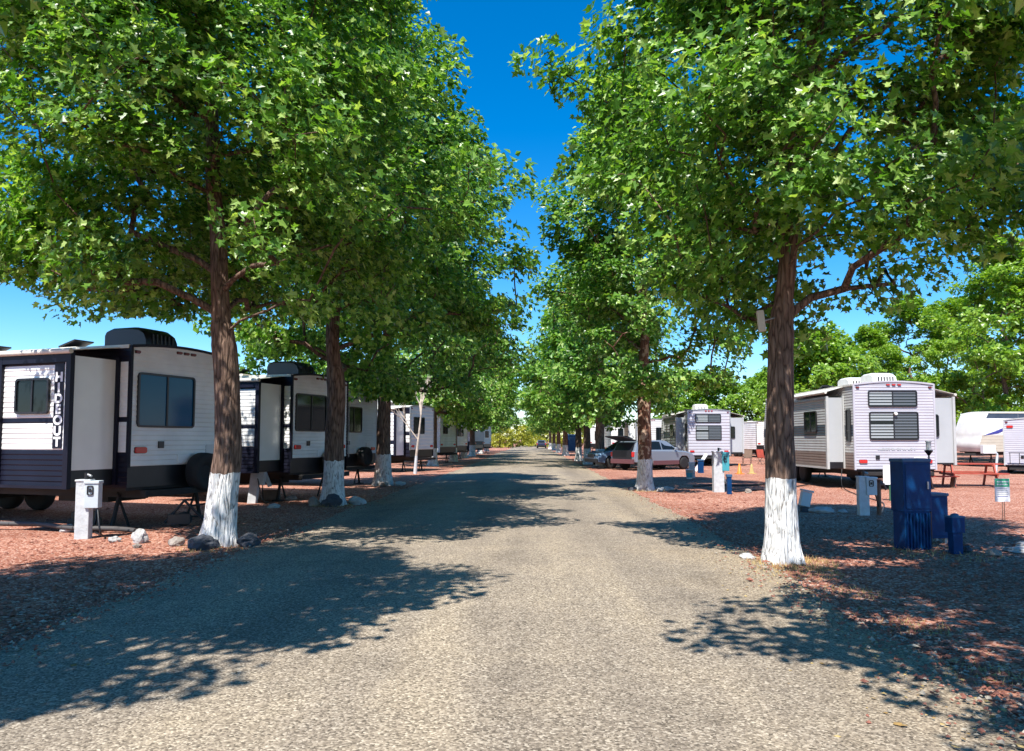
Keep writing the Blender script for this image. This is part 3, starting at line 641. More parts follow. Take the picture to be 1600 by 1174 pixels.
    if ladder:
        l = MB(); y = ladder
        for dy in (-0.17, 0.17): l.path([(0.15, y + dy, zt + 0.16), (-0.16, y + dy, zt + 0.12), (-0.18, y + dy, 0.95)], 0.014, 'steel')
        for i in range(7): l.bar((-0.175, y - 0.17, 1.15 + i * 0.28), (-0.175, y + 0.17, 1.15 + i * 0.28), 0.012, 'steel')
        l.build('ladder', root)
    for s in slides:
        sg = s.get('side', 1); y0 = W2 * sg; D = s['d']; x0, x1, z0, z1 = s['x0'], s['x1'], s['z0'], s['z1']
        face = bands(s['bands']); fr = fr_left(W2 + D) if sg > 0 else fr_right(W2 + D); ew = s.get('end', 'smooth_white'); ez = s.get('ez', z0); tm = s.get('trim', 'navy')
        q = MB(); siding(q, fr, lambda z: (x0, x1), z0, z1, face, pitch, dep, -0.012)
        e0, e1 = (W2 - 0.1, W2 + D - 0.015) if sg > 0 else (-W2 - D + 0.015, -W2 + 0.1)
        q.box((x0 + 0.02, e0, z0), (x1 - 0.02, e1, ez), 'black'); q.box((x0 + 0.01, e0, ez), (x1 - 0.01, e1, z1 - 0.01), ew)
        so = q.build('slide_out', root)
        tr = MB(); o0, o1 = (W2 + D - 0.03, W2 + D + 0.045) if sg > 0 else (-W2 - D - 0.045, -W2 - D + 0.03)
        tw = s.get('tw', 0.06)
        for xa, xb in ((x0 - 0.05, x0 + tw), (x1 - tw, x1 + 0.05)): tr.box((xa, o0, z0 - 0.02), (xb, o1, z1 + 0.03), tm)
        tr.box((x0 + tw, o0 + 0.002, z1 - s.get('th', 0.05)), (x1 - tw, o1 - 0.002, z1 + 0.028), tm); tr.box((x0 + tw, o0 + 0.004, z0 - 0.018), (x1 - tw, o1 - 0.004, z0 + 0.03), tm)
        i0, i1 = (W2 + 0.012, W2 + 0.05) if sg > 0 else (-W2 - 0.05, -W2 - 0.012)
        tr.box((x0 - 0.06, i0, z0), (x0 + 0.012, i1, z1 + 0.05), tm)
        tr.build('slide_trim', so)
        aw = MB(); a0, a1 = (W2 + 0.02, W2 + D + 0.06) if sg > 0 else (-W2 - D - 0.06, -W2 - 0.02)
        zi, zo = zt - 0.04, z1 + s.get('lift', 0.10)
        ya, yb = (a0, a1) if sg > 0 else (a1, a0)
        aw.add([(x0 - 0.05, ya, zi), (x1 + 0.05, ya, zi), (x1 + 0.05, yb, zo), (x0 - 0.05, yb, zo), (x0 - 0.05, ya, zi + 0.012), (x1 + 0.05, ya, zi + 0.012), (x1 + 0.05, yb, zo + 0.012), (x0 - 0.05, yb, zo + 0.012)], [(0, 1, 2, 3), (4, 5, 6, 7), (0, 1, 5, 4), (1, 2, 6, 5), (2, 3, 7, 6), (3, 0, 4, 7)], s.get('topper', 'roof'))
        aw.bar((x0 - 0.07, yb, zo - 0.01), (x1 + 0.07, yb, zo - 0.01), 0.042, s.get('topper', 'roof'), 12)
        aw.build('slide_awning', so)
        for w in s.get('windows', ()):
            w = dict(w); w.setdefault('plane', 'face'); pl = w.pop('plane')
            f2 = fr if pl == 'face' else (lambda u, v, n, X=x0: (X + 0.01 - n, u, v))
            window(so, f2, sub=True, **w)
        if s.get('stripe'):
            xa, xb, za, zb2 = s['stripe']; st = MB(); st.box((xa, za, 0.004), (xb, zb2, 0.007), 'navy', fr); st.box((xa - 0.1, za, 0.004), (xa - 0.02, zb2, 0.0065), 'letter', fr)
            st.build('stripe_panel', so)
        if s.get('text'):
            word, u, vtop, step, size = s['text']
            q2 = MB()
            for i, ch in enumerate(word):
                cu = bpy.data.curves.new('letters', 'FONT'); cu.body = ch; cu.size = size; cu.align_x = 'CENTER'; cu.offset = 0.010
                ob = bpy.data.objects.new('letters', cu); COL.objects.link(ob)
                me = bpy.data.meshes.new_from_object(ob.evaluated_get(bpy.context.evaluated_depsgraph_get()))
                # seen from outside the left side, +x runs to the left: mirror so that the word reads
                q2.add([fr(u - v.co.x * 1.15, vtop - i * step + v.co.y, 0.0105) for v in me.vertices], [tuple(p.vertices) for p in me.polygons], 'letter')
                bpy.data.objects.remove(ob); bpy.data.curves.remove(cu); bpy.data.meshes.remove(me)
            q2.build('lettering', so)
    if awning:
        a = MB(); a.bar((0.9, W2 + 0.10, zt - 0.12), (L - 1.4, W2 + 0.10, zt - 0.12), 0.065, 'roof', 12)
        for x in (1.0, L - 1.5): a.box((x, W2 + 0.015, zb + 0.3), (x + 0.05, W2 + 0.06, zt - 0.1), 'ac_white')
        a.build('awning', root)
    if door:
        x, sg = door; f2 = fr_left(W2) if sg > 0 else fr_right(W2); d = MB(); d.prism(rrect(x, x + 0.66, zb + 0.12, zt - 0.35, 0.07), f2, 0.0, 0.02, 'grey_white'); d.ring(rrect(x - 0.03, x + 0.69, zb + 0.09, zt - 0.32, 0.09), rrect(x, x + 0.66, zb + 0.12, zt - 0.35, 0.07), f2, 0, 0.03, 'black')
        dd = d.build('door', root); g = MB(); g.prism(rrect(x + 0.17, x + 0.49, zt - 1.35, zt - 0.55, 0.05), f2, 0.018, 0.026, 'glass'); g.build('door_window', dd); h = MB(); h.box((x + 0.05, zb + 1.0, 0.02), (x + 0.12, zb + 1.16, 0.05), 'black', f2); h.build('door_handle', dd)
    return root

NB = [(0, 1.30, 'navy'), (1.30, 1.80, 'white'), (1.80, 1.86, 'navy'), (1.86, 2.82, 'white'), (2.82, 9, 'navy')]
HEAD = R(161)
def navy_trailer(label, loc, text=None, sx1=1.78, sw=(0.64, 1.41, 1.92, 2.50), gl='glass', **kw):
    sl = dict(x0=0.27, x1=sx1, z0=0.75, z1=2.86, d=0.90, ez=1.02, bands=[(0, 1.36, 'navy'), (1.36, 1.78, 'white'), (1.78, 1.84, 'navy'), (1.84, 2.73, 'white'), (2.73, 9, 'navy')], trim='navy', tw=0.05, th=0.12, lift=0.06, windows=[dict(u0=sw[0] + 0.05, u1=sw[1] + 0.02, v0=sw[2], v1=sw[3], glass='glass')])
    if text: sl['stripe'] = (0.40, 0.60, 1.37, 2.82); sl['text'] = (text, 0.50, 2.44, 0.172, 0.20)
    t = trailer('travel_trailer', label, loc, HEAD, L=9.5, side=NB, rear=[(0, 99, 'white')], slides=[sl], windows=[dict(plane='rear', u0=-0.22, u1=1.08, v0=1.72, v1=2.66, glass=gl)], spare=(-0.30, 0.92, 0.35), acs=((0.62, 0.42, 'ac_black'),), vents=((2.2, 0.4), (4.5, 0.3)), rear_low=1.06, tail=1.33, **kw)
    return t
NAVY = navy_trailer('white travel trailer with stacked lettering on its navy striped slide-out, nearest on the left', (-6.352, 13.953), 'HIDEOUT', gl='glass_sky')
navy_trailer('white and navy travel trailer without lettering, seen between the two nearest left trees', (-5.452, 19.753), None, 3.2, (1.0, 1.7, 1.92, 2.50))
trailer('travel_trailer', 'plain grey white trailer with dark spare wheel, between the second and third left trees', (-5.80, 25.45), HEAD, L=8, side=[(0, 99, 'grey_white')], rear=[(0, 99, 'grey_white')], trim_m='grey_white', zt=3.15, windows=[dict(plane='rear', u0=-0.25, u1=0.75, v0=1.75, v1=2.6)], spare=(-0.15, 0.95, 0.33), ladder=0.95, acs=((2.5, 0, 'ac_white'),))
trailer('travel_trailer', 'trailer with pale blue slide-out and navy trim behind the bare sapling', (-5.3, 37.1), HEAD, L=8.5, side=NB, rear=[(0, 99, 'grey_white')], cap_m='white', windows=[dict(plane='rear', u0=-0.2, u1=0.9, v0=1.8, v1=2.6)], acs=((2.2, 0, 'ac_white'),),
        slides=[dict(x0=0.3, x1=3.5, z0=0.8, z1=2.86, d=0.9, bands=[(0, 1.3, 'smooth_white'), (1.3, 1.5, 'navy'), (1.5, 9, 'smooth_white')], trim='navy', windows=[])], fine=False)
trailer('fifth_wheel_trailer', 'pale trailer with small rear windows right of the fourth left trunk', (-5.5, 50.5), HEAD, L=9, zt=3.3, side=[(0, 99, 'grey_white')], rear=[(0, 99, 'white')], trim_m='grey_white', windows=[dict(plane='rear', u0=0.1, u1=0.8, v0=1.9, v1=2.5)], acs=((3, 0, 'ac_white'),), nose='cap', fine=False, cat='fifth wheel trailer')
trailer('travel_trailer', 'white trailer half hidden behind the cluster of far left trunks', (-5.6, 61.0), HEAD, L=8, side=[(0, 1.2, 'navy'), (1.2, 9, 'white')], rear=[(0, 99, 'white')], windows=[dict(plane='rear', u0=-0.4, u1=0.7, v0=1.8, v1=2.6)], acs=((1.5, 0, 'ac_white'),), fine=False)
trailer('travel_trailer', 'lilac grey trailer with dark lower band far down the left row', (-5.2, 76.0), HEAD, L=8, side=[(0, 1.3, 'navy'), (1.3, 9, 'lavender')], rear=[(0, 1.4, 'navy'), (1.4, 9, 'lavender')], windows=[], acs=((1.5, 0, 'ac_white'),), fine=False)
trailer('travel_trailer', 'last white trailer visible at the far end of the left row', (-5.3, 92.0), HEAD, L=8, side=[(0, 9, 'white')], rear=[(0, 9, 'grey_white')], windows=[dict(plane='rear', u0=-0.4, u1=0.7, v0=1.8, v1=2.6)], acs=((1.5, 0, 'ac_white'),), fine=False)
trailer('travel_trailer', 'trailer behind the lettered one, only its brown roof unit showing at the left edge', (-13.2, 19.6), HEAD, L=6, zt=3.05, side=[(0, 9, 'white')], rear=[(0, 9, 'white')], windows=[], acs=((1.1, 0.4, 'taupe'),), fine=False)

# right side, rears towards the camera
GB = [(0, 1.15, 'taupe'), (1.15, 1.6, 'silver'), (1.6, 1.98, 'slate'), (1.98, 9, 'silver')]
def lilac_trailer(label, loc, heading=R(90), k=1.0, text=True, end='smooth_white', acs=((1.0, 0.0, 'ac_white'), (2.7, 0.05, 'ac_white')), **kw):
    t = trailer('travel_trailer', label, loc, heading, L=9.0, zb=0.60, zt=3.20, rear_low=0.62, side=GB, rear=[(0, 99, 'lavender')], right=[(0, 99, 'silver')], trim_m='lavender', cap_m='silver', acs=acs,
        windows=[dict(plane='rear', u0=-0.70, u1=0.79, v0=2.50, v1=3.01, blinds=('blind', 'blind_light')), dict(plane='rear', u0=-0.72, u1=0.77, v0=1.50, v1=2.36, blinds=('blind', 'blind_light')), dict(plane='left', u0=0.20, u1=0.55, v0=1.45, v1=2.45, split='h')],
        slides=[dict(x0=0.75, x1=4.9, z0=0.62, z1=2.84, d=0.52, ez=0.82, bands=GB, trim='silver', end='smooth_grey', th=0.04, lift=0.16, windows=[dict(u0=1.6, u1=2.7, v0=1.75, v1=2.45)]),
                dict(x0=0.60, x1=3.2, z0=0.75, z1=2.82, d=0.90, side=-1, ez=0.8, bands=[(0, 99, 'silver')], trim='silver', end='smooth_grey', lift=0.10, windows=[dict(plane='end', u0=-1.66, u1=-1.30, v0=1.6, v1=2.3, split='h')])], tail=0.86, vents=((4.5, 0.3),), **kw)
    if text:
        q = MB(); x = 0.52; rn = random.Random(4)
        while x > -0.62:
            w = rn.uniform(0.03, 0.07); q.box((x - w, 1.20, 0.012), (x, 1.20 + rn.uniform(0.035, 0.07), 0.018), 'faint', fr_rear); x -= w + rn.choice([0.012, 0.02, 0.05])
        q.build('lettering', t)
        c = MB(); c.lathe((-0.05, -0.02, 2.30), [(0.045, -0.05), (0.05, 0.0), (0.045, 0.05)], 'ac_white', 14, 'x'); c.build('rear_camera', t)
    return t
lilac_trailer('lilac grey trailer rear with two stacked blinded windows, behind the blue cabinet', (11.0, 23.1))
lilac_trailer('pale trailer with two roof slides and double rear window, beyond the silver car', (10.25, 44.0), text=False, acs=((0.9, 0.3, 'ac_white'),), fine=False)
trailer('travel_trailer', 'white trailer with one small black window, beyond the nearest right trunk', (20.6, 66.0), R(100), L=7, side=[(0, 9, 'white')], rear=[(0, 9, 'white')], trim_m='white', windows=[dict(plane='rear', u0=-0.7, u1=0.3, v0=1.75, v1=2.6, split='h')], acs=(), fine=False)
trailer('travel_trailer', 'cream trailer beside the white one with the small black window', (17.0, 72.0), R(90), L=7, side=[(0, 9, 'grey_white')], rear=[(0, 9, 'grey_white')], trim_m='white', windows=[dict(plane='rear', u0=0.2, u1=0.8, v0=1.75, v1=2.6)], acs=(), fine=False)
trailer('travel_trailer', 'cream roofed trailer with large rear window, above the pale blue car', (9.35, 78.0), R(90), L=8, side=[(0, 9, 'silver')], rear=[(0, 9, 'white')], trim_m='lavender', windows=[dict(plane='rear', u0=-0.8, u1=0.5, v0=1.5, v1=2.7)], acs=((2, 0, 'ac_white'),), fine=False)
trailer('travel_trailer', 'narrow white trailer showing left of the second right trunk', (9.5, 60.0), R(90), L=8, side=[(0, 9, 'lavender')], rear=[(0, 9, 'grey_white')], trim_m='silver', windows=[dict(plane='rear', u0=-0.9, u1=-0.3, v0=1.4, v1=2.5)], slides=[dict(x0=0.7, x1=4, z0=0.8, z1=2.9, d=0.5, bands=[(0, 9, 'taupe')], trim='silver')], acs=(), fine=False)
trailer('travel_trailer', 'distant white trailer among the far right trunks', (8.8, 100.0), R(90), L=8, side=[(0, 9, 'silver')], rear=[(0, 9, 'white')], trim_m='silver', windows=[dict(plane='rear', u0=-0.8, u1=0.5, v0=1.5, v1=2.7)], acs=((2, 0, 'ac_white'),), fine=False)
trailer('travel_trailer', 'pale trailer seen between the second right trunk and the double windowed one', (13.3, 66.0), R(92), L=8, side=[(0, 9, 'white')], rear=[(0, 9, 'white')], trim_m='silver', windows=[dict(plane='rear', u0=0.2, u1=0.7, v0=1.3, v1=2.6, split='h')], acs=(), fine=False)
# trailer with blue swoosh, nose towards the camera
E = trailer('travel_trailer', 'white nosed trailer with blue swoosh and beige lower side at the right', (32.2, 44.5), R(184), L=7.2, zb=0.85, zt=3.05, side=[(0, 1.25, 'beige'), (1.25, 1.75, 'beige'), (1.75, 2.75, 'white'), (2.75, 9, 'slate')], rear=[(0, 9, 'white')], trim_m='silver', cap_m='white', nose='cap', windows=[dict(plane='left', u0=3.7, u1=4.6, v0=1.85, v1=2.5)], acs=(), vents=(), axle=3.2)
sw = MB(); fl = fr_left(W2)
sw.add([fl(7.0, 1.75, 0.02), fl(6.2, 2.02, 0.02), fl(5.2, 2.42, 0.02), fl(4.5, 2.68, 0.02), fl(5.1, 2.32, 0.02), fl(6.1, 1.88, 0.02)], [(0, 1, 5), (1, 2, 4, 5), (2, 3, 4)], 'swoosh')
sw.add([fl(6.5, 1.82, 0.024), fl(5.9, 2.12, 0.024), fl(5.5, 2.2, 0.024), fl(6.0, 1.95, 0.024)], [(0, 1, 2, 3)], 'swoosh'); sw.build('blue_swoosh', E)
F_ = trailer('cargo_trailer', 'low grey trailer rear with folded rack at the right frame edge', (22.1, 33.4), R(56), L=4.2, zb=0.35, zt=2.40, rear_low=0.4, side=[(0, 9, 'silver')], rear=[(0, 9, 'lavender')], trim_m='silver', windows=[], acs=(), vents=(), tail=2.1, fine=True, cat='trailer', jacks=False)
rk = MB()
for i in range(6): rk.bar((-0.3, 1.0 - i * 0.35, 0.45), (-0.3, 1.0 - i * 0.35, 0.95), 0.014, 'underbody')
for z in (0.45, 0.95): rk.bar((-0.3, 1.05, z), (-0.3, -0.85, z), 0.014, 'underbody')
rk.bar((-0.3, 0.9, 0.45), (0, 0.9, 0.45), 0.02, 'underbody'); rk.bar((-0.3, -0.7, 0.45), (0, -0.7, 0.45), 0.02, 'underbody'); rk.build('rear_rack', F_)

# ------------------------------------------------------------------ the two rows of trees
GL, GR, GB_ = 'whitewashed trees lining the left of the road', 'whitewashed trees lining the right of the road', 'trees beyond the parked trailers'
def lshape(t, a):   # open towards the south-west
    return 1 - 0.5 * max(0, math.cos(a - R(228))) ** 1.5
tree('big leafy tree with whitewashed base, nearest on the left, before the lettered trailer', (-4.49, 11.0, 0), 11, h=12.5, zb=3.75, rad=4.0, shape=lshape, clear=5.0, bend=0.12, centre=(-1.0, 0), nclump=860, per=135, lobes=5, lean=(0.02, 0), trunk_r=0.188, group=GL, limb_dirs=None)
tree('second whitewashed tree on the left, forked trunk and rocks at its foot', (-4.6, 17.85, 0), 22, h=13.0, zb=3.3, rad=4.0, shape=lshape, clear=4.9, nclump=660, per=115, leaf=0.13, trunk_r=0.225, centre=(0.35, 0), group=GL)
tree('third whitewashed tree on the left, dark slim trunk just before the bare sapling', (-4.93, 25.5, 0), 33, h=12.5, zb=3.2, rad=4.1, nclump=560, per=90, leaf=0.15, spread=0.33, trunk_r=0.24, centre=(0.3, 0), group=GL)
tree('tree beside the viewer on the left, its shadow across the near left road', (-5.6, 3.3, 0), 44, h=11, zb=4.3, rad=3.2, nclump=420, per=120, leaf=0.12, trunk_r=0.22, group=GL)
def rshape(t, a):   # lower crown narrow towards the road (west), full towards the east
    w = -math.cos(a)
    return 1 - max(0, w) * 0.42 * max(0, 1 - t / 0.35) - max(0, -w) * 0.45 * max(0, 1 - t / 0.22)
tree('big tree with whitewashed base and a low limb leaning right, nearest on the right', (3.09, 9.5, 0), 57, h=12.5, zb=3.25, rad=3.1, clear=3.7, centre=(0.95, 0.1), nclump=760, per=125, lobes=5, trunk_r=0.172, shape=rshape, group=GR,
     extra=[(-2.6, 0.3, 6.3), (-2.9, 0.2, 6.45), (-2.3, 0.3, 6.1), (-2.1, 0.2, 5.9), (-1.9, 0.3, 6.0)])
tree('second whitewashed tree on the right, flaky reddish bark, left of the silver car front', (3.4, 22.9, 0), 66, h=12.5, zb=3.2, rad=3.3, nclump=560, per=105, leaf=0.14, trunk_r=0.215, trunk_mat='bark_flaky', centre=(-0.2, 0), group=GR)
tree('tree off to the right whose boughs darken the top right corner', (3.9, 2.5, 0), 77, h=11, zb=4.5, rad=3.1, centre=(-0.1, 0.0), nclump=420, per=120, leaf=0.12, trunk_r=0.22, group=GR)
def far_tree(label, loc, seed, group=GL, leafm='leaf', h=12.5, rad=4.3, zb=2.9, tm='bark', **kw):
    kw.setdefault('nclump', 400); kw.setdefault('per', 52)
    return tree(label, (*loc, 0), seed, h=h, zb=zb, rad=rad, leaf=kw.pop('leaf', 0.23), spread=0.36, trunk_r=kw.pop('trunk_r', 0.24), trunk_mat=tm, leaf_m=leafm, sides=14, detail=False, group=group, twig_sides=3, **kw)
def place(src, label, loc, rz, s=1.0, group=None):
    c = copy_tree(src, label=label, group=group or src['group']); c.location = (*loc, 0); c.rotation_euler.z = rz; c.scale = (s, s, s); return c
FT = far_tree('fourth whitewashed tree on the left, reddish trunk right of the bare sapling', (-5.73, 44.6), 81)
FT2 = far_tree('third whitewashed tree on the right, straight grey trunk left of the pale blue car', (3.73, 41.5), 82, GR, rad=4.2, h=12)
place(FT2, 'fifth tree on the left, tall with thin trunk behind a white post', (-5.6, 63.7), 2.0)
place(FT, 'sixth tree on the left, crown touching the two beside it', (-5.5, 71.4), 4.0)
place(FT2, 'seventh tree on the left, narrow trunk beside a lilac trailer', (-5.7, 85), 5.1)
place(FT, 'eighth tree on the left, small and far off', (-5.9, 101), 1.1)
place(FT, 'fourth tree on the right, trunk right behind the third', (3.5, 47.8), 2.6, 0.95, GR)
place(FT2, 'fifth tree on the right, dark slender trunk in the middle of the cluster', (3.44, 55.5), 3.6, 0.95, GR)
place(FT, 'sixth tree on the right, standing alone beside a blue toilet cabin', (3.3, 74), 0.8, 1.0, GR)
place(FT2, 'seventh tree on the right, far off past the blue cabin', (3.3, 92), 1.9, 1.0, GR)
place(FT, 'eighth tree on the right, pale base close to the last one', (3.3, 111), 5.5, 1.0, GR)
place(FT2, 'last tree of the right row, next to the dark parked car', (3.2, 128), 4.4, 1.0, GR)
place(FT, 'tree half hidden among the middle crowns of the left row', (-5.4, 53.5), 5.9, 0.95, GL)
# trees beyond the right-hand trailers
BG = far_tree('broad bright tree rising at the right frame edge behind the swoosh trailer', (31.5, 50.5), 91, GB_, 'leaf_lime', h=14.6, rad=5.4, zb=2.6, tm='bark_plain', name='park_tree', nclump=330, per=70, leaf=0.26)
BG2 = far_tree('bright tree over the roof of the lilac trailer with stacked windows', (19.2, 50), 92, GB_, 'leaf_lime', h=8.4, rad=4.0, zb=2.2, tm='bark_plain', name='park_tree', leaf=0.25)
for lab, x, y, rz, s, src in [
    ('tall bright tree left of the one at the right frame edge', 25.6, 58.0, 1.0, 0.66, BG), ('rounded bright tree above the right slide-out of the lilac trailer', 28.0, 70, 2.2, 0.62, BG),
    ('lime tree behind the white trailer with a small black window', 16.8, 84, 3.0, 1.05, BG2), ('lime tree with a flat top, just right of the pale trailer with double window', 20.6, 82, 0.4, 1.0, BG2),
    ('tree with lime crown next to the nearest right trunk, far behind it', 24.5, 80, 5.0, 1.0, BG2), ('distant lime tree over the white nosed trailer', 30.0, 60, 4.1, 0.85, BG),
    ('dark based bright tree behind the beige trailer side', 36.5, 58, 0.9, 0.9, BG), ('bright tree beyond the low grey trailer at the right edge', 37.5, 52.5, 2.9, 0.95, BG),
    ('small lime tree low between the trailers of the right field', 29.0, 84, 3.9, 1.0, BG2), ('far lime tree ending the line to the right', 41.0, 75, 2.4, 1.0, BG)]:
    place(src, lab, (x, y), rz, s, GB_)
# bare sapling
def sapling():
    rn = random.Random(8); root = thing('bare_sapling', 'leafless pale sapling with whitewashed stem between third and fourth left trees', 'sapling', (-5.2, 34.3, 0))
    t = MB(); c = MB()
    def grow(p, d, r, L, dep, mb):
        q = p + d * L; mb.bar(p, q, r, 'dead_bark', 7, r * 0.72)
        if dep == 0: return
        for i in range(3 if dep > 2 else 2):
            nd = (d + Vector((rn.uniform(-.55, .55), rn.uniform(-.55, .55), rn.uniform(-0.05, .5)))).normalized(); grow(q, nd, r * 0.66, L * rn.uniform(.62, .85), dep - 1, c)
    t.bar((0, 0, 0), (0.05, 0, 0.8), 0.085, 'post', 10, 0.06); t.bar((0.05, 0, 0.8), (0.16, 0, 1.8), 0.06, 'dead_bark', 10, 0.05); t.build('trunk', root)
    grow(Vector((0.16, 0, 1.8)), Vector((0.1, 0, 1)).normalized(), 0.048, 0.8, 5, c); grow(Vector((0.13, 0, 1.5)), Vector((-0.6, 0, 0.8)).normalized(), 0.032, 0.7, 4, c); c.build('branches', root)
sapling()
# bushes closing the end of the road
def bush(label, loc, r, h, seed):
    rng = np.random.default_rng(seed); root = thing('yellow_bush', label, 'bush', (*loc, 0), 0, 'yellow green bushes closing the road')
    b = MB()
    for i in range(7): a = i * 0.9; b.bar((0, 0, 0), (r * .5 * math.cos(a), r * .5 * math.sin(a), h * .6), 0.04, 'wood', 5, 0.02)
    b.build('stems', root)
    n = 110; a = rng.uniform(0, 6.283, n); t = rng.random(n); e = r * np.sqrt(1 - (t * 0.9) ** 2) * rng.random(n) ** 0.4
    P = np.stack([e * np.cos(a), e * np.sin(a), 0.25 + t * h * 0.92], 1); O = P / (np.linalg.norm(P, axis=1)[:, None])
    leaf_mesh('foliage', P, O, 34, 0.34, 0.30, rng, 'bush', root)
for i, (lab, x, y, r, h) in enumerate([('yellow green bush at the left end of the road bushes', -5.6, 150, 2.6, 4.2), ('tall yellow bush left of the road end', -2.4, 160, 2.6, 4.6), ('lower yellow bush in the middle of the road end', 0.9, 172, 2.8, 4.0),
        ('bright yellow bush right of the road end', 3.6, 163, 2.7, 5.2), ('green yellow bush behind the dark parked car', 6.6, 158, 2.8, 4.6), ('far yellow bush beyond the left row', -9.0, 165, 3.2, 5.0), ('far yellow bush beyond the right row', 10.5, 160, 3.2, 5.0), ('small bush peeping between the two far bushes', -0.8, 182, 2.6, 5.2)]):
    bush(lab, (x, y), r, h, 200 + i)

# ------------------------------------------------------------------ rocks
def rock(label, loc, s, seed, m='rock', group=None, name='rock', sq=(1, 0.8, 0.62)):
    bm = bmesh.new(); bmesh.ops.create_icosphere(bm, subdivisions=3, radius=0.82)
    for v in bm.verts:
        d = 1 + 0.35 * noise.noise(v.co * 1.3 + Vector((seed * 3.1, 0, 0))) + 0.26 * noise.noise(v.co * 2.6 + Vector((0, seed, 0)))
        v.co = Vector((v.co.x * d * sq[0] * s, v.co.y * d * sq[1] * s, v.co.z * d * sq[2] * s + s * sq[2] * 0.55))
    me = bpy.data.meshes.new(name); bm.to_mesh(me); bm.free(); me.materials.append(M[m])
    o = bpy.data.objects.new(name, me); COL.objects.link(o); o.location = (loc[0], loc[1], 0); o.rotation_euler.z = seed
    return tag(o, label, 'rock', group)
for i, (lab, x, y, s, m, sq) in enumerate([
    ('dark rounded rock right in front of the nearest left trunk', -4.52, 10.62, 0.20, 'dark_rock', (1.2, .8, .7)), ('dark flat rock just right of the nearest left trunk', -4.02, 10.95, 0.20, 'dark_rock', (1.3, .9, .6)),
    ('white painted rock left of the nearest left trunk', -5.75, 11.3, 0.16, 'pale_rock', (1.1, .8, .9)), ('brown grey rock between the white rock and the nearest left trunk', -5.05, 10.95, 0.12, 'rock', (1, .9, .8)),
    ('small pale stone left of the white painted rock', -6.15, 11.35, 0.10, 'pale_rock', (1, .8, .6)), ('tan stone in front of the white pedestal on the left', -5.5, 10.75, 0.07, 'rock', (1.3, .8, .6)),
    ('jagged pale rock at the left foot of the second left tree', -4.95, 17.5, 0.17, 'rock', (1.2, .8, .9)), ('dark jagged rock in front of the second left tree', -4.5, 17.35, 0.24, 'dark_rock', (1.2, .8, .8)), ('pale rock right of the second left tree', -4.05, 17.9, 0.20, 'pale_rock', (1.2, .8, .7)),
    ('pale slab right of the third left tree', -4.35, 25.3, 0.25, 'pale_rock', (1.5, .8, .4)), ('low rock in front of the third left tree', -4.8, 24.9, 0.22, 'rock', (1.4, .8, .5)),
    ('whitewashed rock right of the second right tree', 3.95, 22.7, 0.20, 'pale_rock', (1.5, .8, .5)), ('dark stone left of the second right tree', 3.05, 22.8, 0.16, 'dark_rock', (1.2, .8, .5)), ('white stone close by the second right trunk, front side', 3.75, 22.35, 0.13, 'pale_rock', (1.1, .8, .6)),
    ('grey rock at the foot of the third right tree', 3.4, 41.0, 0.25, 'rock', (1.6, .8, .4)), ('pile of pale broken concrete behind the nearest right trunk', 6.0, 15.9, 0.20, 'pale_rock', (1.5, .8, .45)), ('small pale chunk right of the broken concrete', 6.45, 15.9, 0.10, 'pale_rock', (1.3, .8, .5)),
    ('flat blue grey rock in the shade beyond the nearest right trunk', 7.0, 22.0, 0.38, 'dark_rock', (1.6, .8, .35)), ('brown rock beside the flat blue grey rock', 6.2, 21.9, 0.14, 'rock', (1.2, .8, .6)),
    ('pale flat stone at the right frame edge', 6.6, 10.3, 0.20, 'pale_rock', (1.6, 1, .25)), ('brown stone between the small blue post and the flat stone', 6.0, 10.0, 0.10, 'rock', (1.2, .8, .7)), ('dark stone by the small blue post', 5.85, 10.35, 0.09, 'dark_rock', (1.2, .8, .7)),
    ('bluish flat stone behind the pale flat stone', 6.95, 10.8, 0.16, 'pale_rock', (1.6, 1, .3)), ('pale stone at the road edge by the nearest right trunk', 2.72, 9.75, 0.11, 'pale_rock', (1.4, .8, .5)),
    ('whitish stone under the left slide-out', -7.6, 12.6, 0.13, 'pale_rock', (1.1, .9, .7)), ('grey stone behind the leaning white post on the left', -5.7, 17.0, 0.12, 'pale_rock', (1.3, .9, .6)), ('brown stone beyond the leaning white post', -6.0, 19.2, 0.14, 'rock', (1.3, .9, .6))]):
    rock(lab, (x, y), s, 1 + i * 0.73, m, None, 'rock', sq)

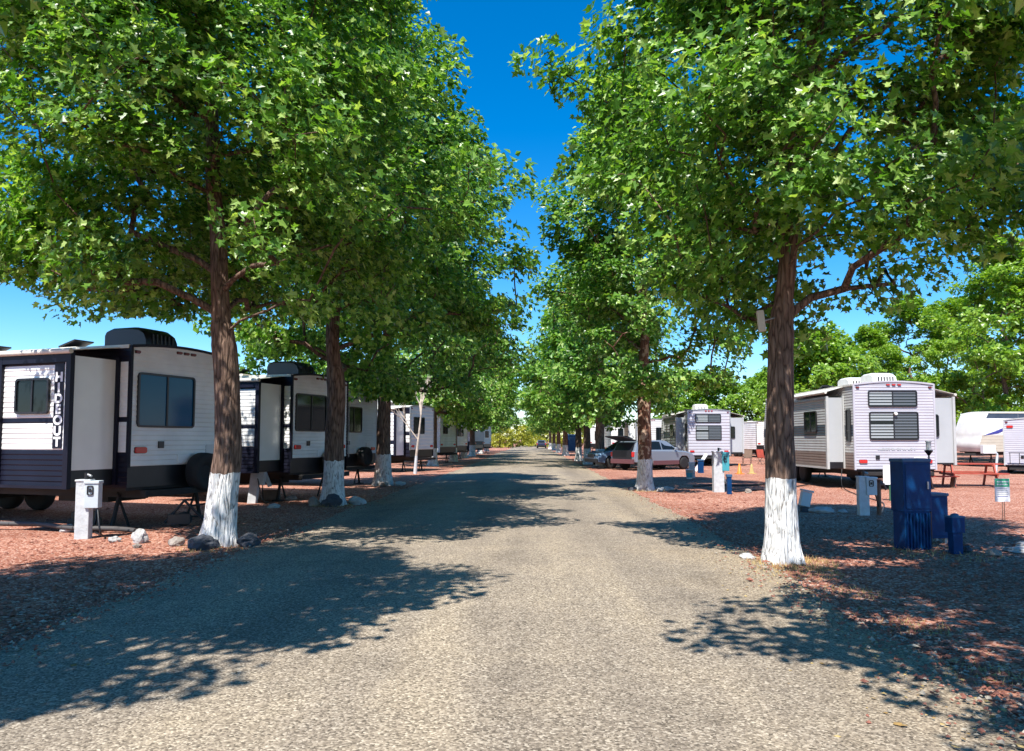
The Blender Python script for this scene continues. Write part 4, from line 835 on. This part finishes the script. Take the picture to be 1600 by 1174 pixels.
# ------------------------------------------------------------------ utility pedestals
def pedestal(label, loc, rz=0, h=0.9, w=0.22, box=True, post='post', boxm='boxgrey', name='utility_pedestal', tilt=0, cap=True, box_side=1, outlet=True):
    root = thing(name, label, 'utility pedestal', (*loc, 0), R(rz)); root.rotation_euler.y = R(tilt)
    b = MB(); b.box((-w / 2, -w * 0.4, -0.03), (w / 2, w * 0.4, h - 0.02), post); b.box((-w / 2 - 0.012, -w * 0.4 - 0.012, h - 0.03), (w / 2 + 0.012, w * 0.4 + 0.012, h), post); b.build('post', root, 0.008)
    if box:
        q = MB(); s = box_side; x0, x1 = (w / 2 - 0.06, w / 2 + 0.14) if s > 0 else (-w / 2 - 0.14, -w / 2 + 0.06)
        q.box((x0, -w * 0.4 - 0.035, h * 0.52), (x1, w * 0.4 - 0.04, h * 0.96), boxm); q.box((x0 - 0.01, -w * 0.4 - 0.05, h * 0.93), (x1 + 0.01, w * 0.4 - 0.03, h * 0.98), boxm)
        e = q.build('meter_box', root, 0.008)
        if outlet:
            k = MB(); k.ring(rrect(x0 + 0.04, x0 + 0.13, h * .74, h * .9, 0.02, 4), rrect(x0 + 0.055, x0 + 0.115, h * .755, h * .885, 0.015, 4), lambda u, v, n: (u, -w * 0.4 - 0.036 - n, v), 0, 0.015, 'black'); k.box((x0 + 0.07, -w * 0.4 - 0.05, h * .79), (x0 + 0.10, -w * 0.4 - 0.034, h * .85), 'black'); k.build('outlet', e)
    if cap:
        c = MB(); c.bar((0.02, 0, h - 0.01), (0.02, 0, h + 0.10), 0.03, 'black', 10); c.bar((0.02, 0, h + 0.08), (0.10, -0.03, h + 0.05), 0.02, 'steel', 8); c.build('tap', root)
    return root
pedestal('white wooden pedestal with meter box, before the lettered trailer', (-6.84, 11.75), 8, 0.90, 0.20)
pedestal('leaning white pedestal just right of the nearest left trunk', (-6.65, 18.3), 0, 0.88, 0.20, tilt=6, boxm='post', outlet=False)
p2 = MB(); p2.obox((0.22, 0, 0.62), (0.08, 0.08, 0.5), 'post', Matrix.Rotation(R(-22), 3, 'Y')); tag(p2.build('brace_post', loc=(-6.6, 18.45, 0.0)), 'short white brace leaning beside the leaning pedestal', 'post')
pedestal('slim white pedestal by the trunks far down the left row', (-5.7, 55.8), 0, 1.45, 0.35, box=False)
pedestal('white pedestal with pale blue meter face left of the blue cabinet', (6.66, 15.4), -3, 0.78, 0.20, boxm='boxgrey', box_side=1)
pedestal('white and teal power pedestal in the middle of the right field', (5.42, 22.2), 0, 1.18, 0.30, boxm='teal', cap=True)
tp = MB(); tp.box((-0.06, -0.06, 0), (0.06, 0.06, 0.5), 'blue'); tp.box((-0.075, -0.075, 0.48), (0.075, 0.075, 0.55), 'blue_lid'); tag(tp.build('blue_post', bevel=0.006, loc=(5.50, 21.3, 0)), 'short dark blue post standing before the teal pedestal', 'post')
pedestal('white pedestal in front of the pale trailer with double window', (6.4, 30.5), 0, 0.62, 0.22, box=False, cap=False)
lm = MB(); lm.box((-0.07, -0.07, 0), (0.07, 0.05, 0.10), 'dark_rock'); lm.obox((0.03, 0, 0.27), (0.20, 0.16, 0.30), 'boxgrey', Matrix.Rotation(R(12), 3, 'Y')); lm.obox((0.07, 0, 0.44), (0.24, 0.20, 0.04), 'post', Matrix.Rotation(R(12), 3, 'Y'))
tag(lm.build('junction_box', bevel=0.01, loc=(5.72, 16.1, 0)), 'tilted pale blue junction box behind the nearest right trunk', 'junction box')
# brown standpipe
sp = thing('water_standpipe', 'rusty brown water standpipe between the white pedestal and the blue cabinet', 'standpipe', (7.02, 15.5, 0))
b = MB(); b.bar((0, 0, -0.02), (0.01, 0, 0.62), 0.045, 'copper', 10, 0.04); b.build('pipe', sp)
b = MB(); b.bar((-0.10, 0, 0.60), (0.12, 0, 0.60), 0.035, 'copper', 10); b.bar((0.10, 0, 0.60), (0.15, -0.02, 0.50), 0.028, 'copper', 8); b.lathe((0.01, 0, 0.68), [(0.02, -0.04), (0.03, 0), (0.08, 0.01), (0.08, 0.03), (0.02, 0.035)], 'copper', 14); b.build('valve', sp)
# white board on a green stake
def stake_sign(name, label, loc, w, z0, z1, top, sm, lines, rz=0, cat='sign'):
    root = thing(name, label, cat, (*loc, 0), R(rz)); b = MB(); b.box((-w / 2, -0.006, z0), (w / 2, 0.006, z1), 'sign_white'); s = b.build('sign_board', root)
    if top:
        t = MB(); t.box((-w / 2 + 0.004, -0.0085, z1 - top), (w / 2 - 0.004, -0.0065, z1 - 0.004), 'green'); 
        for k in range(2):
            x = -w * .36
            while x < w * .34: d = random.Random(int(x * 997) + k).uniform(.015, .03); t.box((x, -0.0100, z1 - top + 0.03 + k * 0.05), (x + d, -0.0088, z1 - top + 0.055 + k * 0.05), 'sign_white'); x += d + 0.009
        t.build('green_panel', s)
    if lines:
        l = MB(); rn = random.Random(5)
        for k in range(lines):
            zz = z1 - top - 0.04 - k * 0.035; hw = w * rn.uniform(.22, .40); l.box((-hw, -0.0082, zz), (hw, -0.0066, zz + 0.010), 'swoosh' if k == lines - 1 else 'faint')
        l.build('print_lines', s)
    st = MB()
    if sm == 'wire':
        for dx in (-0.0, 0.035): st.bar((dx, 0.012, 0), (dx, 0.012, z1 - 0.05), 0.006, 'stake', 6)
    else: st.box((-0.02, 0.008, 0), (0.02, 0.03, z1 - 0.03), sm)
    st.build('stake', root); return root
stake_sign('lawn_sign', 'small white sign with green top on a thin stake at the right', (8.60, 14.0), 0.27, 0.38, 0.80, 0.15, 'wire', 5)
stake_sign('white_board', 'blank white board on a green stake left of the blue cabinet', (8.9, 19.0), 0.34, 0.40, 0.88, 0, 'stake_green', 0, cat='board')
# ------------------------------------------------------------------ blue cabinets
ca = thing('blue_cabinet', 'tall dark blue utility cabinet with ribbed lower half, right of the road', 'utility cabinet', (5.27, 10.65, 0), R(10)); ca.scale = (0.90, 0.72, 1.0)
b = MB(); b.box((-0.235, -0.20, 0.52), (0.235, 0.20, 1.22), 'blue'); b.box((-0.245, -0.21, 1.20), (0.245, 0.21, 1.245), 'blue_lid'); b.box((-0.215, -0.18, 0.0), (0.215, 0.18, 0.53), 'blue'); b.build('cabinet_body', ca, 0.01)
b = MB(); b.box((-0.205, -0.214, 0.56), (0.205, -0.199, 1.17), 'blue'); d = b.build('door', ca, 0.006)
b = MB(); b.box((0.15, -0.235, 0.83), (0.175, -0.213, 0.93), 'steel'); b.build('door_handle', d)
b = MB()
for i in range(8): b.box((-0.20 + i * 0.054, -0.215, 0.03), (-0.178 + i * 0.054, -0.178, 0.50), 'blue')
b.build('ribs', ca, 0.004)
cb = thing('blue_cabinet', 'lower plain blue cabinet box behind the tall ribbed one', 'utility cabinet', (5.79, 11.25, 0), R(6)); cb.scale = (1.0, 0.8, 1.0)
b = MB(); b.box((-0.33, -0.16, 0.08), (0.25, 0.20, 0.70), 'blue'); b.box((-0.345, -0.175, 0.69), (0.265, 0.215, 0.73), 'blue_lid'); b.build('cabinet_body', cb, 0.01)
for x in (-0.30, 0.20):
    for y in (-0.13, 0.13): b = MB(); b.box((x, y, 0), (x + 0.04, y + 0.04, 0.09), 'steel'); b.build('foot', cb)
b = MB(); b.box((-0.30, -0.175, 0.12), (0.22, -0.158, 0.66), 'blue'); b.build('door', cb, 0.005)
cc = thing('blue_post', 'short blue capped service post, rightmost of the blue fixtures', 'service post', (5.62, 10.2, 0), R(8)); cc.scale = (0.92, 0.8, 1.0)
b = MB(); b.box((-0.075, -0.07, 0), (0.075, 0.07, 0.33), 'blue'); b.build('post', cc, 0.008)
b = MB(); b.box((-0.10, -0.095, 0.28), (0.10, 0.095, 0.48), 'blue'); b.box((-0.105, -0.10, 0.475), (0.105, 0.10, 0.50), 'blue_lid'); b.lathe((0, 0, 0.5), [(0.06, 0), (0.055, 0.02), (0.02, 0.03)], 'blue_lid', 14); b.build('cap', cc, 0.008)
gl = thing('garden_light', 'black cone garden light on a thin pole peeping over the blue cabinet', 'garden light', (5.72, 11.0, 0))
b = MB(); b.bar((0, 0, 0), (0, 0, 1.30), 0.012, 'black', 8); b.build('pole', gl)
b = MB(); b.lathe((0, 0, 1.28), [(0.012, 0), (0.055, 0.06), (0.060, 0.075), (0.03, 0.08)], 'black', 16); b.build('cone', gl)
b = MB(); b.lathe((0, 0, 1.36), [(0.035, 0), (0.035, 0.11), (0.042, 0.115), (0.042, 0.13)], 'ac_white', 14); b.build('lamp_body', gl)
# small device fixed on the nearest right trunk
an = thing('trunk_antenna', 'pale rectangular antenna box strapped high on the nearest right trunk', 'antenna box', (2.86, 9.42, 2.98))
b = MB(); b.box((-0.045, -0.035, -0.135), (0.045, 0.02, 0.135), 'beige'); b.build('housing', an, 0.012); b = MB(); b.bar((0.04, 0, 0.0), (0.2, 0.05, 0.03), 0.012, 'steel', 8); b.build('bracket', an); an.rotation_euler.y = R(-6)

# ------------------------------------------------------------------ picnic table
pt = thing('picnic_table', 'weathered red picnic table right of the lilac trailer', 'picnic table', (14.3, 25.0, 0), R(-14))
b = MB()
for i in range(5): b.box((-0.9, -0.37 + i * 0.15, 0.71), (0.9, -0.24 + i * 0.15, 0.75), 'redwood')
b.build('table_top', pt, 0.004)
for s in (-1, 1):
    b = MB()
    for i in range(2): b.box((-0.9, s * 0.72 - 0.14 + i * 0.15, 0.42), (0.9, s * 0.72 - 0.01 + i * 0.15, 0.46), 'redwood')
    b.build('bench_seat', pt, 0.004)
for x in (-0.62, 0.62):
    for s in (-1, 1):
        b = MB(); b.obox((x, s * 0.52, 0.36), (0.045, 0.10, 0.82), 'redwood', Matrix.Rotation(s * R(28), 3, 'X')); b.build('leg', pt)
    b = MB(); b.box((x - 0.068, -0.85, 0.36), (x - 0.024, 0.85, 0.42), 'redwood'); b.box((x - 0.068, -0.38, 0.66), (x - 0.024, 0.38, 0.709), 'redwood'); b.build('cross_beam', pt)
# fallen dark bench left of the table
bn = thing('wooden_bench', 'low brown bench on the gravel left of the red picnic table', 'bench', (12.9, 24.1, 0), R(8))
b = MB(); b.box((-0.5, -0.12, 0.34), (0.55, 0.12, 0.38), 'redwood'); b.build('seat', bn)
for x in (-0.4, 0.4):
    b = MB(); b.obox((x, 0, 0.17), (0.05, 0.2, 0.36), 'wood', Matrix.Rotation(R(12 if x > 0 else -12), 3, 'Y')); b.build('leg', bn)
# white board on a bent post before the swoosh trailer
wb = thing('white_mailbox', 'white box on a bent grey post before the beige trailer side', 'box on post', (19.2, 31.5, 0))
b = MB(); b.bar((-0.1, 0, 0), (0.0, 0, 0.9), 0.05, 'boxgrey', 8); b.bar((0, 0, 0.9), (-0.15, 0, 1.1), 0.05, 'boxgrey', 8); b.build('post', wb); b = MB(); b.box((-0.62, -0.1, 0.95), (-0.12, 0.12, 1.30), 'sign_white'); b.build('box', wb, 0.01)
# ------------------------------------------------------------------ cones, bucket, hose, bins
def cone(label, loc, m='orange', h=0.45):
    root = thing('traffic_cone', label, 'traffic cone', (*loc, 0)); b = MB(); b.lathe((0, 0, 0.02), [(0.13, 0), (0.10, 0.06), (0.028, h), (0.02, h)], m, 18); b.build('cone_body', root); b = MB(); b.box((-0.17, -0.17, 0), (0.17, 0.17, 0.03), m); b.build('base', root)
cone('orange cone standing in the right field', (9.25, 34.0)); cone('paler yellow white cone beside the orange one', (9.85, 34.2), 'straw', 0.42)
bk = thing('white_bucket', 'white bucket with blue label in front of the silver car', 'bucket', (6.15, 29.8, 0))
b = MB(); b.lathe((0, 0, 0), [(0.11, 0), (0.14, 0.33), (0.15, 0.33), (0.15, 0.36), (0.13, 0.36), (0.12, 0.30)], 'ac_white', 20); b.build('pail', bk); b = MB(); b.lathe((0, 0, 0.05), [(0.119, 0), (0.134, 0.18)], 'teal', 20); b.build('label_band', bk)
hz = MB(); pts = [Vector((5.2 + 0.25 * i, 24.5 + 0.35 * math.sin(i * 0.6) + i * 0.12, 0.035)) for i in range(16)]; hz.path(pts, 0.035, 'hose', 8); tag(hz.build('sewer_hose'), 'grey brown hose lying across the right field', 'hose')
hz = MB(); pts = [Vector((-6.3 - 0.22 * i, 12.25 + 0.10 * math.sin(i * 0.9) + i * 0.06, 0.06 + 0.004 * i)) for i in range(14)]; hz.path(pts, 0.04, 'hose', 8); tag(hz.build('sewer_hose'), 'dark hose under the lettered trailer', 'hose')
for lab, x, y, rz in [('pair of weathered timber blocks under the lettered trailer', -7.9, 13.6, 20), ('timber block under the second left trailer', -6.6, 19.4, 5)]:
    b = MB(); b.box((-0.25, -0.1, 0), (0.25, 0.1, 0.12), 'wood'); b.box((-0.2, -0.08, 0.122), (0.22, 0.1, 0.24), 'wood'); tag(b.build('timber_block', bevel=0.008, loc=(x, y, 0), rotz=R(rz)), lab, 'block')
# wheeled hitch dolly beside the spare wheel of the lettered trailer
hd = thing('hand_dolly', 'black two legged dolly on the gravel behind the lettered trailer', 'dolly', (-6.0, 13.4, 0), R(20))
b = MB(); b.path([(-0.35, 0, 0.08), (-0.05, 0, 0.45), (0.25, 0.0, 0.12), (0.38, 0, 0.03)], 0.022, 'black'); b.path([(0.05, 0.1, 0.35), (0.32, 0.1, 0.38), (0.40, 0.1, 0.20), (0.30, 0.1, 0.02)], 0.018, 'black'); b.box((-0.3, -0.08, 0.05), (0.05, 0.1, 0.22), 'black'); b.build('frame', hd)
b = MB(); b.lathe((-0.05, 0.0, 0.13), [(0.03, -0.05), (0.12, -0.05), (0.13, 0), (0.12, 0.05), (0.03, 0.05)], 'tyre', 20, 'y'); b.build('wheel', hd)
# folding chairs and ramp board near the middle trailer
def camp_chair(label, loc, rz, m='redwood'):
    root = thing('folding_chair', label, 'chair', (*loc, 0), R(rz)); b = MB(); b.box((-0.25, -0.22, 0.40), (0.25, 0.22, 0.43), m); b.build('seat', root); b = MB(); b.obox((0, 0.28, 0.68), (0.5, 0.03, 0.5), m, Matrix.Rotation(R(-14), 3, 'X')); b.build('backrest', root)
    for x in (-0.24, 0.24):
        b = MB(); b.bar((x, -0.25, 0), (x, 0.25, 0.44), 0.015, 'black', 6); b.bar((x, 0.25, 0), (x, -0.25, 0.44), 0.015, 'black', 6); b.build('leg', root)
camp_chair('dark red folding chair by the far white trailer', (14.4, 47.5), 20); camp_chair('brown folding chair left of the red one', (13.2, 46.8), -30, 'wood')
rp = MB(); rp.obox((0, 0, 0.42), (0.10, 0.30, 1.0), 'sign_white', Matrix.Rotation(R(34), 3, 'Y')); tag(rp.build('leaning_board', loc=(8.2, 37.0, 0.0)), 'white board leaning under the rear of the double windowed trailer', 'board')
jn = MB(); jn.box((-0.12, -0.1, 0), (0.12, 0.1, 0.55), 'blue'); jn.box((-0.14, -0.12, 0.55), (0.14, 0.12, 0.62), 'blue_lid'); tag(jn.build('blue_post', bevel=0.01, loc=(7.75, 35.0, 0)), 'dark blue service post at the front wheel of the silver car', 'service post')
# blue toilet cabin
tc_ = thing('toilet_cabin', 'small dark blue toilet cabin far behind the right trunks', 'toilet cabin', (5.3, 100, 0))
b = MB(); b.box((-0.6, -0.6, 0.05), (0.6, 0.6, 2.1), 'blue'); b.build('cabin', tc_, 0.03); b = MB(); b.box((-0.62, -0.62, 2.1), (0.62, 0.62, 2.28), 'blue_lid'); b.build('roof', tc_, 0.05); b = MB(); b.box((-0.42, -0.63, 0.12), (0.42, -0.6, 1.95), 'blue_lid'); b.build('door', tc_)

# ------------------------------------------------------------------ cars
def car(label, loc, heading, paint='car_silver', hatch=False, sill='maroon', name='parked_car', rear_open=False):
    """x forward, origin on the ground midway; 4.4 m long"""
    root = thing(name, label, 'car', (*loc, 0), R(heading)); w = 0.86
    low = [(-2.15, 0.42), (-2.20, 0.62), (-2.16, 0.98), (-1.6, 1.02), (0.75, 0.99), (1.55, 0.93), (2.02, 0.80), (2.16, 0.62), (2.14, 0.36)]
    def arch(cx): return [(cx + 0.40 * math.cos(a), 0.34 + 0.40 * math.sin(a)) for a in [R(x) for x in (0, 30, 60, 90, 120, 150, 180)]]
    bottom = [(1.83, 0.30)] + arch(1.36)[0:] + [(0.9, 0.26), (-0.85, 0.26)] + arch(-1.30) + [(-1.8, 0.34)]
    out = low + bottom
    b = MB(); k = len(out); n = 0
    rows = [(-w, 0.0), (-w + 0.06, -0.0), (w - 0.06, 0.0), (w, 0.0)]
    vs = []
    for y, _ in ((-w, 0), (-w * 0.93, 1), (w * 0.93, 1), (w, 0)):
        e = abs(y) >= w - 1e-6
        for x, z in out:
            vs.append((x * (0.985 if e else 1.0), y, z if z < 0.7 else (z - 0.045 if e else z)))
    fs = []
    for r_ in range(3):
        for i in range(k): fs.append((r_ * k + i, r_ * k + (i + 1) % k, (r_ + 1) * k + (i + 1) % k, (r_ + 1) * k + i))
    fs += [tuple(range(k)), tuple(3 * k + i for i in range(k))]
    b.add(vs, fs, paint)
    # greenhouse
    gh = [(-2.05, 0.99), (-1.86, 1.38), (-1.55, 1.47), (-0.2, 1.50), (0.25, 1.44), (1.02, 0.97)]
    vs = [(x, -w * (0.95 if z < 1.1 else 0.78), z) for x, z in gh] + [(x, w * (0.95 if z < 1.1 else 0.78), z) for x, z in gh]; g = len(gh)
    b.add(vs, [(i, i + 1, g + i + 1, g + i) for i in range(g - 1)] + [tuple(range(g)), tuple(range(g, 2 * g))], paint)
    b.build('body', root, 0.02)
    for sy in (-1, 1): s = MB(); s.box((-0.9, sy * (w + 0.004) - 0.012, 0.27), (0.95, sy * (w + 0.004) + 0.012, 0.48), sill); s.build('sill', root, 0.01)
    s = MB(); s.box((2.08, -w * 0.95, 0.34), (2.19, w * 0.95, 0.52), sill); s.build('bumper', root, 0.01)
    s = MB(); s.box((-2.24, -w * 0.95, 0.34), (-2.14, w * 0.95, 0.56), sill); s.build('bumper', root, 0.01)
    def sidey(z, sy): return sy * (w * 0.95 + (w * 0.78 - w * 0.95) * min(1, (z - 0.99) / 0.40))
    for sy in (-1, 1):
        for quad in ([(-1.86, 1.04), (-1.74, 1.36), (-1.20, 1.42), (-1.16, 1.04)], [(-1.08, 1.04), (-1.10, 1.42), (-0.30, 1.44), (-0.26, 1.04)], [(-0.18, 1.04), (-0.20, 1.44), (0.20, 1.39), (0.78, 1.04)]):
            q = MB(); a = [(x, sidey(z, sy) + sy * 0.012, z) for x, z in quad]; a2 = [(x, sidey(z, sy) - sy * 0.02, z) for x, z in quad]
            q.add(a + a2, [(0, 1, 2, 3), (4, 5, 6, 7), (0, 1, 5, 4), (1, 2, 6, 5), (2, 3, 7, 6), (3, 0, 4, 7)], 'glass'); q.build('side_window', root)
        h = MB(); h.prism(rrect(-0.14, 0.14, -0.07, 0.07, 0.05, 4), lambda u, v, n, sy=sy: (2.10 + n - abs(u) * 0.2, sy * 0.62 + u, 0.68 + v), -0.05, 0.035, 'ac_white'); h.build('headlight', root)
        tl = MB(); tl.box((-2.22, sy * 0.76 - 0.08, 0.68), (-2.13, sy * 0.76 + 0.08, 0.92), 'red'); tl.build('tail_light', root, 0.01)
        mi = MB(); mi.box((0.62, sy * 0.92 - 0.08, 1.00), (0.72, sy * 0.92 + 0.08, 1.12), paint); mi.build('mirror', root, 0.02)
    q = MB(); q.add([(0.99, -0.74, 1.00), (0.99, 0.74, 1.00), (0.31, 0.60, 1.42), (0.31, -0.60, 1.42), (1.02, -0.74, 1.01), (1.02, 0.74, 1.01), (0.335, 0.60, 1.44), (0.335, -0.60, 1.44)], [(0, 1, 2, 3), (4, 5, 6, 7), (0, 1, 5, 4), (1, 2, 6, 5), (2, 3, 7, 6), (3, 0, 4, 7)], 'glass'); q.build('windscreen', root)
    for x in (1.36, -1.30):
        for sy in (-1, 1): wheel(root, x, sy * 0.76, 0.32, 0.20, sy)
    gr = MB(); gr.box((2.12, -0.42, 0.58), (2.175, 0.42, 0.76), 'black'); gr.build('grille', root)
    if rear_open:
        d = MB(); d.box((-2.235, -0.68, 0.58), (-2.15, 0.68, 1.0), 'black'); d.add([(-2.12, -0.66, 1.0), (-2.12, 0.66, 1.0), (-1.93, 0.60, 1.36), (-1.93, -0.60, 1.36)], [(0, 1, 2, 3)], 'black'); d.build('boot_opening', root)
        t = MB(); rot = Matrix.Rotation(R(14), 3, 'Y')
        t.obox((-2.30, 0, 1.58), (0.95, 1.30, 0.06), 'black', rot); tg = t.build('tailgate', root, 0.015)
        g = MB(); g.obox((-2.18, 0, 1.645), (0.5, 1.05, 0.02), 'glass', rot); g.build('tailgate_window', tg)
    else:
        q = MB(); q.add([(-2.07, -0.66, 1.04), (-2.07, 0.66, 1.04), (-1.90, 0.58, 1.36), (-1.90, -0.58, 1.36), (-2.03, -0.66, 1.04), (-2.03, 0.66, 1.04), (-1.86, 0.58, 1.36), (-1.86, -0.58, 1.36)], [(0, 1, 2, 3), (4, 5, 6, 7), (0, 1, 5, 4), (1, 2, 6, 5), (2, 3, 7, 6), (3, 0, 4, 7)], 'glass'); q.build('rear_window', root)
    return root
car('silver hatchback with maroon sill and its black tailgate raised, right of the road', (6.3, 39.3), 36, rear_open=True)
car('pale blue car parked behind the raised tailgate', (5.2, 41.3), 200, 'car_blue', sill='black')
car('dark blue car far off at the right edge of the road end', (1.9, 140), 88, 'car_dark', sill='black')

def cord(label, pts, r=0.014, m='black'):
    """slack cable through the points, lying on the ground between them"""
    P = [Vector(p) for p in pts]; out = []
    for i in range(len(P) - 1):
        for k in range(8):
            u = k / 8; p0 = P[max(0, i - 1)]; p1 = P[i]; p2 = P[i + 1]; p3 = P[min(len(P) - 1, i + 2)]
            q = 0.5 * ((2 * p1) + (p2 - p0) * u + (2 * p0 - 5 * p1 + 4 * p2 - p3) * u * u + (3 * p1 - p0 - 3 * p2 + p3) * u ** 3); q.z = max(q.z, r); out.append(q)
    out.append(P[-1]); b = MB(); b.path(out, r, m, 6); tag(b.build('power_cord'), label, 'power cord')
cord('black cord looping from the white meter pedestal up to the lettered trailer', [(-6.62, 11.72, 0.50), (-6.5, 11.6, 0.12), (-6.6, 11.9, 0.02), (-7.1, 12.5, 0.02), (-7.3, 12.9, 0.2), (-7.35, 13.0, 0.72)])
cord('black cord between the leaning white pedestal and the second left trailer', [(-6.5, 18.2, 0.6), (-6.3, 18.0, 0.1), (-6.3, 18.4, 0.02), (-6.6, 18.9, 0.05), (-6.7, 19.1, 0.7)])
cord('dark cord lying on red gravel from the white pedestal to the lilac trailer', [(6.9, 15.4, 0.45), (7.1, 15.6, 0.05), (7.6, 16.6, 0.02), (8.4, 18.4, 0.02), (8.9, 21.0, 0.02), (9.5, 23.4, 0.1), (9.7, 23.9, 0.6)])
cord('thin dark cord across the middle of the right field', [(5.55, 22.2, 0.5), (5.8, 22.0, 0.04), (6.8, 22.9, 0.02), (8.2, 24.2, 0.02), (9.4, 25.6, 0.05)], 0.02)
